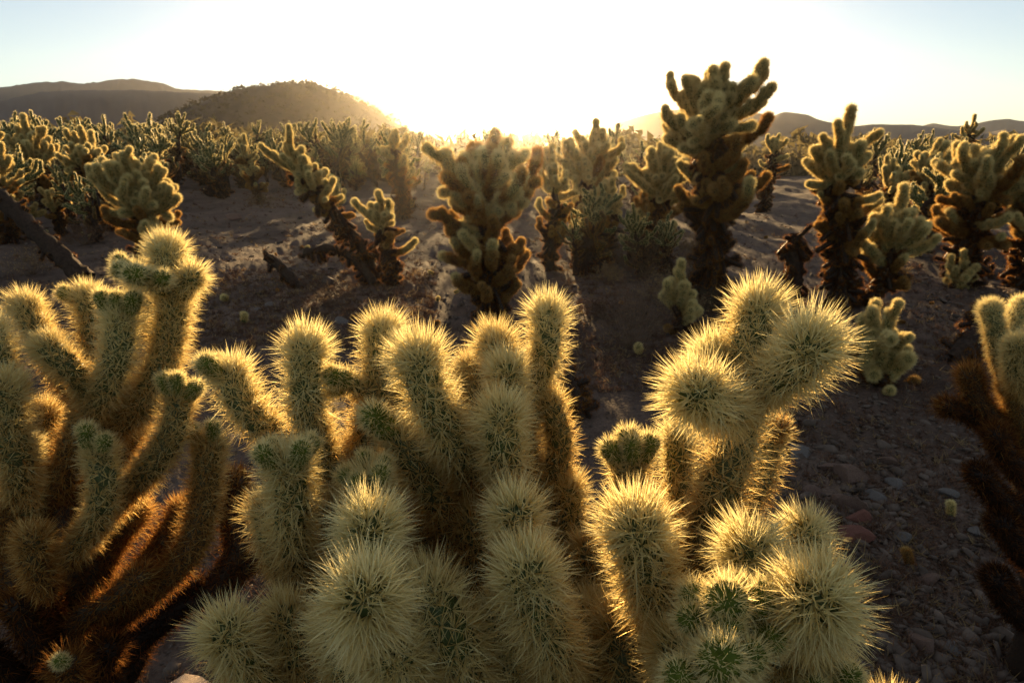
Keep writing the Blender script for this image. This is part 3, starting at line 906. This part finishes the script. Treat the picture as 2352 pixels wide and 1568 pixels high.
MID = [
    # label, base px, base py, top py, width px, lean, options
    ('tallest cholla, towering above the hills right of the sun', 1640, 700, 152, 225, -58, dict(seed=1, t0=.5, topn=20, dense=1.5, mantle=1.35)),
    ('dark backlit cholla directly under the sun with glowing ragged edges', 1135, 735, 298, 225, -28, dict(seed=42, t0=.22, topn=15, dense=1.7, mantle=1.0, brown=.45)),
    ('second tallest cholla, to the right of the tallest, dark below and green at its top', 1930, 705, 248, 118, -58, dict(seed=33, t0=.4, topn=11, dense=1.3, mantle=1.1)),
    ('short cholla with a broad cup-shaped crown of pale upright joints on a dark forked stem', 1995, 700, 432, 130, 45, dict(seed=4, t0=.45, topn=13, dense=.8, mantle=.8)),
    ('bushy cholla with a tiered crown and a thick black trunk near the right edge', 2205, 655, 312, 170, 5, dict(seed=5, t0=.45, topn=15, dense=1.5, mantle=1.3)),
    ('cholla half cut off by the right edge with a dense fuzzy crown', 2345, 665, 342, 150, -5, dict(seed=6, t0=.45, topn=16, dense=1.5, mantle=1.3)),
    ('slender cholla with radiating fingers beside the bushy one near the right edge', 2125, 560, 322, 85, -25, dict(seed=7, t0=.45, topn=8, mantle=1.1)),
    ('low round cholla in front of the right hills, left of the slender fingered one', 2040, 500, 362, 90, 0, dict(seed=8, t0=.5, topn=8)),
    ('thin column-like cholla standing alone just right of the tallest one', 1752, 488, 310, 55, 12, dict(seed=9, t0=.6, topn=4, dense=.5, mantle=.9)),
    ('round-headed cholla with dense upright fingers behind the left foreground plant', 338, 625, 342, 185, 0, dict(seed=10, t0=.42, topn=22, dense=1.3, mantle=.6)),
    ('cholla with a flat spreading crown and two dark legs near the left edge', 150, 515, 268, 125, -55, dict(seed=11, t0=.45, topn=15, mantle=1.0)),
    ('cholla with a rounded golden-green crown between the flat-crowned and round-headed ones', 262, 530, 294, 105, -45, dict(seed=12, t0=.42, topn=15, mantle=.9)),
    ('cholla cut off by the left edge with dark arms held high', 0, 520, 238, 90, 0, dict(seed=13, t0=.4, topn=8, dense=.8)),
    ('leaning cholla whose thick bare dark trunk slants down to the right', 870, 645, 285, 90, -175, dict(seed=14, t0=.6, topn=13, mantle=.7)),
    ('small sturdy cholla left of the backlit one with a knobbly pale crown', 908, 655, 437, 85, -22, dict(seed=15, t0=.55, topn=7, dense=.9, mantle=.6)),
    ('small cholla with a few bright fingers leaning on the slanting trunk', 790, 560, 402, 42, -10, dict(seed=16, t0=.6, topn=4, dense=.4, mantle=.5)),
    ('cholla below the rounded hill with bright curled arms on its left side', 598, 470, 312, 75, -20, dict(seed=17, t0=.35, topn=6, dense=.9, mantle=.5)),
    ('broad hazy cholla immediately right of the sun', 1345, 590, 282, 150, 0, dict(seed=18, t0=.4, topn=18, dense=1.2)),
    ('hazy grey-green cholla crown low in front of the broad one right of the sun', 1388, 610, 408, 85, -5, dict(seed=19, t0=.5, topn=9)),
    ('wide many-fingered cholla just left of the tallest one', 1500, 600, 330, 130, 5, dict(seed=20, t0=.4, topn=18, dense=1.1)),
    ('low green cholla at the foot of the tallest one, on its left', 1580, 770, 600, 85, -12, dict(seed=21, t0=.2, topn=6, dense=.7, mantle=.25)),
    ('low green branching cholla in shade behind the right foreground plant', 2015, 880, 684, 140, 0, dict(seed=22, t0=.2, topn=14, dense=.8, mantle=.3)),
    ('small finger-like green cholla at the foot of the bushy black-trunked one', 2192, 662, 572, 75, 0, dict(seed=23, t0=.1, topn=4, dense=.3, mantle=0)),
    ('stumpy dark dead cholla between the two tallest ones', 1815, 700, 535, 60, -15, dict(seed=24, t0=.9, topn=0, dense=0, mantle=1.6)),
    ('small cholla with an upright crown nearest the left edge, by the leaning dark trunk', 72, 545, 437, 70, 0, dict(seed=25, t0=.3, topn=6, dense=.5, mantle=.6)),
    ('narrow little cholla right of the small one by the leaning dark trunk', 140, 540, 432, 52, -8, dict(seed=26, t0=.4, topn=4, dense=.6, mantle=.6)),
    ('tall far cholla with two dark heads rising over the right hills', 2205, 440, 265, 70, 0, dict(seed=27, t0=.6, topn=8, dense=.8, mantle=.9)),
    ('hazy cholla with glowing twigs between the sun and the broad hazy one', 1265, 620, 330, 80, 0, dict(seed=28, t0=.3, topn=7, dense=.8, mantle=.5)),
    ('leafy cholla at the left edge below the one with dark arms', 25, 560, 330, 90, -10, dict(seed=29, t0=.4, topn=9)),
    ('cholla with a small crown left of the sun, against the foot of the rounded hill', 930, 500, 300, 70, -20, dict(seed=30, t0=.5, topn=6, dense=.7)),
]


def layout_dead(rng, H):
    tr = np.array([[0, 0, 0], [.02, 0, H * .4], [-.03, .02, H * .8], [-.04, 0, H]])
    return tr


for lab, px, py, top, w, lean, kw in MID:
    if kw['topn'] == 0:
        b, d = gpoint(px, py)
        H = (py - top) / F * d * .97
        rng = np.random.default_rng(77)
        tr = layout_dead(rng, H)
        root = obj('cholla_cactus', None, loc=b); tag(root, lab, 'cactus', 'chollas standing across the middle ground')
        obj('trunk', trunk_geo(tr, .09, .06).mesh('trunk', M_BARK), root)
        g, s = dead_mantle(tr, rng, 60, .03, 1, .15)
        dj = obj('dead_joints', g.mesh('dead_joints', M_SKIN), root); dj['kind'] = 'stuff'
        ds = obj('spines', s.mesh('spines', M_SPINE, False), dj); ds['kind'] = 'stuff'
        continue
    cholla(lab, px, py, top, w, lean, **kw)


# fallen and broken trunks
def fallen(label, pts_px, r, seed, n=26, reach=.09, lift=None):
    """pts_px: (px, py, height above the ground) with the depth taken from the first point's ground"""
    b, d0 = gpoint(pts_px[0][0], pts_px[0][1])
    pts = [b]
    for px, py, dd in pts_px[1:]:
        pts.append(P(px, py, d0 + dd))
    pts = np.array(pts) - b
    rng = np.random.default_rng(seed)
    root = obj('dead_cholla', None, loc=b); tag(root, label, 'dead cactus', 'dead cholla trunks leaning or lying on the ground')
    obj('trunk', trunk_geo(pts, r, r * .8).mesh('trunk', M_BARK), root)
    g, s = dead_mantle(pts, rng, n, 0, 1, reach)
    dj = obj('dead_joints', g.mesh('dead_joints', M_SKIN), root); dj['kind'] = 'stuff'
    ds = obj('spines', s.mesh('spines', M_SPINE, False), dj); ds['kind'] = 'stuff'


fallen('thick dark trunk leaning down from the left edge to the sandy ground', [(195, 640, 0), (110, 560, .1), (30, 480, .2), (-60, 400, .3)], .12, 5, 60, .13)
fallen('forked stub of dead trunk lying on sand left of the slanting cholla', [(690, 665, 0), (660, 630, .05), (630, 600, .1), (612, 590, .15)], .06, 6, 16, .06)
fallen('dead knobbly stem leaning beside the foot of the slanting cholla', [(860, 655, 0), (820, 600, .1), (760, 570, .2), (700, 580, .3)], .06, 7, 34, .12)
fallen('crooked dead stem standing right of the slanting cholla', [(905, 650, 0), (885, 610, .05), (850, 560, .1)], .05, 8, 20, .08)
fallen('dark tangle of fallen stems at the right below the black-trunked cholla', [(2280, 640, 0), (2240, 600, .1), (2200, 590, .2)], .06, 9, 24, .12)
fallen('low heap of dead black stems behind the low green cholla in shade', [(2190, 830, 0), (2230, 780, .1), (2260, 740, .2), (2270, 690, .3)], .07, 10, 44, .14)
fallen('dark rotted stump in the gap between the central and right foreground plants', [(1330, 960, 0), (1320, 910, .0), (1300, 860, .05)], .05, 12, 30, .08)


# ------------------------------------------------------------------ far chollas
def far_proto(seed):
    rng = np.random.default_rng(900 + seed)
    H = rng.uniform(1.2, 2.0); W = rng.uniform(.55, 1.2)
    tr, J = layout(rng, H, W, (rng.normal(0, .3), 0), (.5, .3, .4, .65, .2, .45, .7, .35, .55, .6)[seed % 10], rng.uniform(.5, 1.3), (8, 13, 10, 5, 12, 7, 4, 15, 9, 6)[seed % 10])
    core = Geo(); sp = Geo()
    for kind, v, p, Rm, s in J:
        b = Rm @ (LIB[kind][v][2] * s)
        st = Stem([p, p + b * .5 + [0, 0, -.004], p + b * .95], .026 * s, neck=.9)
        us, ph = areoles(st, 9e-4, rng)
        V, Q = core_geo(st, us, ph, 7, .04, 0)
        a = (.05, .3) if kind == 'live' else (.5, .72)
        core.add(V, Q=Q, A=a[0] + .1)
        SV, ST, A = spines_on(st, us, ph, 5, .028, .0026, rng, a, sides=1)
        sp.add(SV, T=ST, A=A)
    g, s = dead_mantle(tr, rng, 34, .03, .8, .15, fine=False)
    return dict(trunk=trunk_geo(tr, .07, .04).mesh('trunk', M_BARK), crown=core.mesh('crown', M_SKIN), cs=sp.mesh('spines', M_SPINE, False),
                dead=g.mesh('dead_joints', M_SKIN), ds=s.mesh('spines', M_SPINE, False), H=H)


PROTO = [far_proto(k) for k in range(10)]


def far_cholla(k, loc, s, rz, label, group):
    pr = PROTO[k]
    root = obj('cholla_cactus', None, loc=loc); root.rotation_euler = (math.sin(rz * 7) * .16, math.cos(rz * 5) * .16, rz); root.scale = (s, s, s)
    tag(root, label, 'cactus', group)
    obj('trunk', pr['trunk'], root)
    c = obj('crown', pr['crown'], root); c['kind'] = 'stuff'
    q = obj('spines', pr['cs'], c); q['kind'] = 'stuff'
    c = obj('dead_joints', pr['dead'], root); c['kind'] = 'stuff'
    q = obj('spines', pr['ds'], c); q['kind'] = 'stuff'


rng = np.random.default_rng(21)
ZONES = [  # x range px, base py range, count, label, group
    (-80, 420, 366, 480, 110, 'one of many small chollas crowding the flat at the left below the layered hills', 'chollas crowding the flat at the left'),
    (420, 930, 364, 432, 110, 'one of many small chollas crowding the flat below the rounded hill', 'chollas crowding the flat below the rounded hill'),
    (900, 1520, 362, 480, 85, 'one of many hazy chollas crowding the flat under the sun', 'chollas crowding the flat under the sun'),
    (1500, 1990, 362, 400, 34, 'one of the small distant chollas on the flat behind the tallest cholla', 'distant chollas behind the tallest one'),
    (1960, 2430, 364, 490, 66, 'one of many small chollas crowding the flat at the right', 'chollas crowding the flat at the right'),
]
placed = []
spots = []
TOPS = [(258, 312), (266, 320), (282, 325), (305, 335), (300, 335)]
for zi, (x0, x1, y0, y1, n, lab, grp) in enumerate(ZONES):
    k = 0; tries = 0
    while k < n and tries < 4000:
        tries += 1
        px = rng.uniform(x0, x1); py = y0 + (y1 - y0) * rng.random() ** 1.1
        b, d = gpoint(px, py)
        if any((b[0] - q[0]) ** 2 + (b[1] - q[1]) ** 2 < .6 for q in placed): continue
        # the open lane through which the low sun reaches the near plants
        if abs(b[0] - .3) < .4 and d < 15: continue
        placed.append(b)
        H = (py - rng.uniform(*TOPS[zi])) / F * d / math.cos(R(PITCH)) * .98
        if rng.random() < .5: H *= rng.uniform(.42, .85)
        spots.append((d, b, float(np.clip(H, .8, 2.9)), lab, grp))
        k += 1
for k in range(24):
    px = rng.uniform(1210, 1640); py = rng.uniform(440, 640)
    b, d = gpoint(px, py)
    spots.append((d, b, rng.uniform(.45, 1.25), ZONES[2][5], ZONES[2][6]))
for x0_, x1_, y0_, y1_, n_, h0, h1, z_ in [(-60, 330, 430, 560, 14, 1.1, 1.9, 0), (2060, 2420, 430, 600, 9, 1.0, 1.7, 4), (440, 930, 395, 470, 14, 1.2, 2.1, 1), (1240, 1620, 400, 480, 12, 1.2, 2.0, 2)]:
    for k in range(n_):
        px = rng.uniform(x0_, x1_); py = rng.uniform(y0_, y1_)
        b, d = gpoint(px, py)
        spots.append((d, b, rng.uniform(h0, h1), ZONES[z_][5], ZONES[z_][6]))
spots.sort(key=lambda q: q[0])
SHORT = ['tallest cholla right of the sun', 'dark backlit cholla under the sun', 'second tallest cholla', 'cup-crowned cholla', 'bushy black-trunked cholla', 'cholla cut by the right edge', 'slender fingered cholla', 'low round cholla', 'thin column-like cholla', 'round-headed cholla', 'flat-crowned cholla', 'golden-green cholla', 'dark-armed cholla at the left edge', 'slanting cholla', 'small sturdy knobbly cholla', 'small bright-fingered cholla', 'curled-arm cholla', 'broad hazy cholla', 'low grey-green cholla', 'wide many-fingered cholla']


def px_of(b):
    v = np.asarray(b) - C0
    return 1176 + F * v[0] / np.dot(v, FW)


named = {}
for (lab_, mpx, mpy, mtop, *_r), sh in zip(MID, SHORT):
    md = gpoint(mpx, mpy)[1]
    for side, sg in (('left', -1), ('right', 1)):
        c = [(abs(px_of(q[1]) - mpx), n_) for n_, q in enumerate(spots[:255]) if n_ not in named and q[0] > md + .5 and 0 < sg * (px_of(q[1]) - mpx) < 160]
        if c:
            named[min(c)[1]] = 'smaller cholla behind, just %s of the %s' % (side, sh)

g = Geo()
for i, (d, b, H, lab, grp) in enumerate(spots):
    if i < 255:
        k = int(rng.integers(0, 10))
        far_cholla(k, b, H / PROTO[k]['H'], rng.uniform(0, 6.28), named.get(i, lab), grp)
    else:
        for _ in range(5):
            a = rng.normal(0, .22 * H, 3) * [1, 1, .5]
            blob(g, b + a + [0, 0, H * .62], H * .24, rng, 14)
        blob(g, b + [0, 0, H * .15], H * .25, rng, 14)
tag(obj('distant_cholla_thicket', g.mesh('thicket', M_THICKET, False)), 'far thicket of chollas merging into one mass along the horizon', 'cactus thicket', kind='stuff')

# scrub far across the plain
g = Geo()
for _ in range(5200):
    dist = 45 + 230 * rng.random() ** 1.3; az = rng.uniform(-.75, .75)
    x, y = math.sin(az) * dist, math.cos(az) * dist
    blob(g, np.array([x, y, float(gz(x, y)) - .05]), rng.uniform(.3, .85) * (1 + dist / 300), rng, 12)
tag(obj('desert_scrub', g.mesh('desert_scrub', M_SCRUB, False)), 'low brown and olive scrub spread over the far plain', 'scrub', kind='stuff')


# ------------------------------------------------------------------ stones
def rock_mesh(seed, mat, flat=.55, n=3):
    import bmesh
    rng_ = np.random.default_rng(seed)
    bm = bmesh.new()
    bmesh.ops.create_icosphere(bm, subdivisions=2, radius=1)
    planes = [(unit(rng_.normal(size=3)), rng_.uniform(.38, .66)) for _ in range(8)]
    for v in bm.verts:
        p = np.array(v.co)
        for nn, h in planes:
            q = p @ nn
            if q > h: p = p - nn * (q - h)
        p = p + rng_.normal(0, .006, 3)
        v.co = p * [1, rng_.uniform(.98, 1.02), flat]
    me = bpy.data.meshes.new('rock'); bm.to_mesh(me); bm.free()
    me.materials.append(mat)
    return me


ROCKS = [
    (1832, 1042, 75, 'grey', .4, 'pale grey flat stone nearest the right foreground cholla, uppermost of the pale ones'),
    (1955, 1098, 105, 'brown', .5, 'large flat-topped brown stone, biggest of those at the lower right'),
    (1905, 1075, 60, 'brown', .4, 'narrow brown slab leaning against the large flat-topped stone'),
    (1948, 1160, 88, 'brown', .55, 'brown wedge-shaped stone just above the small brick-red block'),
    (1972, 1192, 62, 'red', .6, 'small brick-red block between the brown wedge and the dark red slab'),
    (1972, 1232, 105, 'red', .45, 'long dark red slab lowest in the column of stones'),
    (2060, 1112, 60, 'grey', .45, 'grey stone right of the large flat-topped brown one'),
    (2012, 1140, 55, 'grey', .6, 'rounded grey stone above and right of the brick-red block'),
    (2175, 1135, 48, 'grey', .5, 'small pale stone lying alone at the right in gravel'),
    (1700, 1005, 40, 'grey', .5, 'small white stone tucked behind the right foreground plant'),
    (2120, 1482, 80, 'brown', .6, 'brown pointed stone near the bottom at the right'),
    (2190, 1490, 60, 'grey', .4, 'bluish grey leaning slab beside the pointed stone at the bottom right'),
    (2075, 1240, 52, 'grey', .5, 'dull grey stone right of the dark red slab'),
    (2040, 1060, 50, 'brown', .5, 'brown stone uphill of the large flat-topped one'),
    (2240, 1220, 40, 'grey', .5, 'little grey stone toward the right edge'),
    (1860, 1130, 50, 'brown', .5, 'half-buried brown stone left of the wedge-shaped one'),
    (2130, 1330, 60, 'brown', .5, 'broad low brown stone in the gravel midway down at the right'),
    (430, 1590, 170, 'tan', .35, 'large flat tan rock at the bottom edge left of centre'),
    (440, 1395, 40, 'tan', .5, 'small tan stone among dark stems at the lower left'),
    (538, 505, 52, 'brown', .45, 'dark mound-like stone on the sand left of the slanting cholla'),
    (548, 546, 30, 'brown', .4, 'small dark stone below the mound-like one on the sand'),
    (785, 742, 42, 'grey', .6, 'grey rounded stone behind the central foreground plant'),
    (618, 700, 34, 'grey', .5, 'grey stone on the shaded soil left of the central plant, larger of a pair'),
    (592, 712, 20, 'grey', .5, 'grey stone on the shaded soil left of the central plant, smaller of a pair'),
    (262, 560, 20, 'brown', .4, 'little dark stone on the sand beneath the round-headed cholla'),
    (1930, 610, 34, 'brown', .6, 'dark boulder behind the forked dark stem of the cup-crowned cholla'),
]
for i, (px, py, w, mt, fl, lab) in enumerate(ROCKS):
    b, d = gpoint(px, py)
    r = w / F * d / 2 * 1.12
    o = obj('rock', rock_mesh(300 + i, M_ROCK[mt], fl), loc=b + [0, 0, r * fl * .2])
    o.scale = (r, r * .85, r); o.rotation_euler = (rng.normal(0, .12), rng.normal(0, .12), rng.uniform(0, 6.28))
    tag(o, lab, 'rock', 'stones lying on the desert floor')

# gravel
ico = [(-.52, 0, .85), (.52, 0, .85), (-.52, 0, -.85), (.52, 0, -.85), (0, .85, .52), (0, .85, -.52), (0, -.85, .52), (0, -.85, -.52), (.85, .52, 0), (-.85, .52, 0), (.85, -.52, 0), (-.85, -.52, 0)]
icf = np.array([(0, 1, 4), (0, 4, 9), (9, 4, 5), (4, 8, 5), (4, 1, 8), (8, 1, 10), (8, 10, 3), (5, 8, 3), (5, 3, 2), (2, 3, 7), (7, 3, 10), (7, 10, 6), (7, 6, 11), (11, 6, 0), (0, 6, 1), (6, 10, 1), (9, 11, 0), (9, 2, 11), (9, 5, 2), (7, 11, 2)])
g = Geo(); ico = np.array(ico)


def pebble(x, y, s):
    A = rng.normal(0, .34, (3, 3)) + np.eye(3)
    V = (ico * rng.uniform(.5, 1.25, (12, 1))) @ A * s * [1, 1, .6]
    g.add(V + [x, y, float(gz(x, y)) + s * .15], T=icf)


for _ in range(15000):
    dist = 1.2 + 9 * rng.random() ** 1.3; az = rng.uniform(-.75, .8)
    x, y = math.sin(az) * dist, math.cos(az) * dist
    cl = .5 + .5 * math.sin(x * 2.1 + 1) * math.sin(y * 1.7)
    if rng.random() > .2 + .5 * cl: continue
    pebble(x, y, min(.045, .0055 * math.exp(rng.normal(0, .6)) * (1 + dist * .07)))
for _ in range(6500):                           # the stony patch at the right
    px = rng.uniform(1500, 2500); py = rng.uniform(900, 1650)
    b, d = gpoint(px, py)
    pebble(b[0], b[1], min(.05, .0065 * math.exp(rng.normal(0, .65))))
for _ in range(700):
    b, d = gpoint(rng.uniform(1650, 2500), rng.uniform(850, 1650))
    pebble(b[0], b[1], rng.uniform(.012, .036))
for _ in range(7000):
    b, d = gpoint(rng.uniform(-100, 2450), 400 + 350 * rng.random())
    if d < 22: pebble(b[0], b[1], .011 * math.exp(rng.normal(0, .6)))
tag(obj('gravel', g.mesh('gravel', M_PEBBLE, False)), 'loose gravel and small stones strewn over the desert floor', 'gravel', kind='stuff')


# ------------------------------------------------------------------ dry annuals and litter
def tuft(g, p, r, n, rng, w):
    d = unit(rng.normal(size=(n, 3)) * [1, 1, .6] + [0, 0, .55])
    base = p + rng.normal(0, r * .25, (n, 3)) * [1, 1, .0]
    V, T, _ = spine_geo(base, d, rng.uniform(.4, 1.1, n) * r, np.full((n, 1), w), rng, 1)
    g.add(V, T=T)


g = Geo(); g2 = Geo()
LIT = [(420, 1000, 620, 800, 2200), (1290, 1660, 560, 900, 1800), (560, 700, 440, 480, 160), (1990, 2120, 600, 660, 160), (100, 320, 470, 540, 160), (1500, 2450, 700, 1640, 3600), (0, 560, 540, 760, 260), (600, 1000, 600, 740, 420), (250, 600, 1200, 1640, 200), (1700, 2400, 480, 900, 700), (400, 1500, 420, 600, 1100)]
for x0, x1, y0, y1, n in LIT:
    for _ in range(n):
        b, d = gpoint(rng.uniform(x0, x1), rng.uniform(y0, y1))
        tuft(g if rng.random() < .22 else g2, b, rng.uniform(.02, .07) * (1 + d * .05), int(rng.integers(6, 14)), rng, .0016 + .0004 * d)
tag(obj('dry_grass', g.mesh('dry_grass', M_DRY, False)), 'sparse straw-coloured dried annuals on the desert floor', 'dry grass', kind='stuff')
tag(obj('plant_litter', g2.mesh('plant_litter', M_LITTER, False)), 'brown fallen plant litter matting the shaded soil', 'litter', kind='stuff')


def shrub(label, px, py, hpx, wpx, mat, seed, leaves=0, n=60):
    b, d = gpoint(px, py)
    r_ = np.random.default_rng(seed); H = hpx / F * d; W = wpx / F * d / 2
    root = obj('dry_shrub', None, loc=b); tag(root, label, 'shrub', 'dry shrubs on the desert floor')
    g = Geo(); lf = Geo()
    def seg(p, q, w):
        dd = unit(q - p); V, T, _ = spine_geo(np.array([p]), np.array([dd]), np.array([np.linalg.norm(q - p) * 1.15]), np.array([[w]]), r_, 3)
        g.add(V, T=T)
    for k in range(n):
        az = r_.uniform(0, 6.28); el = r_.uniform(.3, 1.45)
        p = np.array([0, 0, -.01]) + r_.normal(0, .015, 3) * [1, 1, 0]
        L = r_.uniform(.6, 1); tgt = np.array([math.cos(az) * math.cos(el) * W * 1.3, math.sin(az) * math.cos(el) * W * 1.3, math.sin(el) * H]) * L
        m = p + (tgt - p) * .5 + r_.normal(0, .04 * H, 3)
        seg(p, m, .0045); seg(m, tgt, .003)
        for _ in range(5):
            s0 = m + (tgt - m) * r_.random(); e = s0 + (unit(tgt) + r_.normal(0, .6, 3)) * H * .17
            seg(s0, e, .002)
            for _ in range(leaves):
                c = s0 + (e - s0) * r_.random() + r_.normal(0, .008, 3)
                lf.add(c + r_.normal(0, .008, (3, 3)), T=np.array([[0, 1, 2]]))
    t = obj('twigs', g.mesh('twigs', M_TWIG, False), root); t['kind'] = 'stuff'
    if leaves:
        q = obj('leaves', lf.mesh('leaves', mat, False), root); q['kind'] = 'stuff'


shrub('open twiggy bush left of the low green cholla in the middle ground', 1450, 800, 170, 210, M_DRY, 1, 0, 130)
shrub('golden leafy low shrub glowing in sun beneath the curled-arm cholla', 600, 470, 32, 90, M_DRY, 2, 5, 60)
shrub('low golden shrub on the sand right of the cup-crowned cholla', 2055, 640, 42, 70, M_DRY, 3, 5, 60)
shrub('yellowish dried shrub by the foot of the broad hazy cholla', 1395, 650, 50, 80, M_DRY, 4, 4, 60)
shrub('rusty low shrub under the golden-green cholla at the left', 200, 560, 55, 130, M_LITTER, 5, 5, 80)
shrub('pale wiry shrub beside the trunk leaning from the left edge', 75, 630, 75, 120, M_DRY, 6, 2, 80)
shrub('thin wiry shrub behind the fallen dead stem left of centre', 760, 700, 60, 150, M_LITTER, 7, 2, 70)
shrub('olive scrubby bush at the foot of the wide many-fingered cholla', 1480, 640, 130, 150, M_SCRUB, 8, 6, 80)
shrub('low brown shrub on the far flat left of the second tallest cholla', 1800, 395, 28, 70, M_LITTER, 9, 5, 60)


# fallen joints lying on the ground
FJ = [(525, 692, 'pale'), (560, 745, 'pale'), (185, 545, 'pale'), (205, 548, 'pale'), (1100, 655, 'x'), (2180, 1195, 'green'), (1290, 890, 'x'), (1470, 815, 'x'), (735, 585, 'x'), (780, 590, 'x'), (2085, 1310, 'rust'), (700, 575, 'x')]
FJL = ['pale fallen joint on shaded soil left of the central plant, upper of two', 'pale fallen joint on shaded soil left of the central plant, lower of two',
       'round pale fallen joint on sand at the left, left of a pair', 'round pale fallen joint on sand at the left, right of a pair',
       'pale fuzzy ball caught low on the backlit cholla', 'greenish fallen joint in gravel at the right', 'young cholla joint beside the dark rotted stump',
       'pale fallen joint under the open twiggy bush', 'greenish fallen joint on the dead stem, left of two', 'greenish fallen joint on the dead stem, right of two',
       'rust-brown fallen joint in gravel at the lower right', 'pale upright young joint beside the dead knobbly stem']
for (px, py, kd), lab in zip(FJ, FJL):
    b, d = gpoint(px, py)
    kind = 'old' if kd == 'rust' else 'live'
    core, sp, _ = LIB[kind][int(rng.integers(0, 3))]
    o = obj('fallen_joint', core, loc=b + [0, 0, .03]); o.rotation_euler = (rng.uniform(.2, 1.4), 0, rng.uniform(0, 6.28)); o.scale = (.8, .8, .6) if px < 1800 else (.45, .45, .4)
    tag(o, lab, 'cactus joint', 'fallen cholla joints on the ground')
    q = obj('spines', sp, o); q['kind'] = 'stuff'

for k in range(15):                              # brush right of the sun
    px = rng.uniform(1180, 1640); py = rng.uniform(430, 760)
    shrub('one of the scrubby bushes filling the ground to the right of the sun', px, py, rng.uniform(50, 110), rng.uniform(80, 150), [M_SCRUB, M_DRY, M_LITTER][k % 3], 50 + k, 4, 60)
for k in range(34):
    reg = [(1250, 2250, 500, 760), (450, 1050, 600, 800), (100, 1000, 430, 600)][k % 3]
    b, d = gpoint(rng.uniform(reg[0], reg[1]), rng.uniform(reg[2], reg[3]))
    kind = 'old' if rng.random() < .7 else 'live'
    core, sp, _ = LIB[kind][int(rng.integers(0, 3))]
    o = obj('fallen_joint', core, loc=b + [0, 0, .02]); o.rotation_euler = (rng.uniform(1.1, 1.8), 0, rng.uniform(0, 6.28)); sc_ = rng.uniform(.35, .6); o.scale = (sc_, sc_, sc_)
    tag(o, 'one of the small brownish cholla joints scattered over the ground', 'cactus joint', 'scattered cholla joints on the ground')
    q = obj('spines', sp, o); q['kind'] = 'stuff'
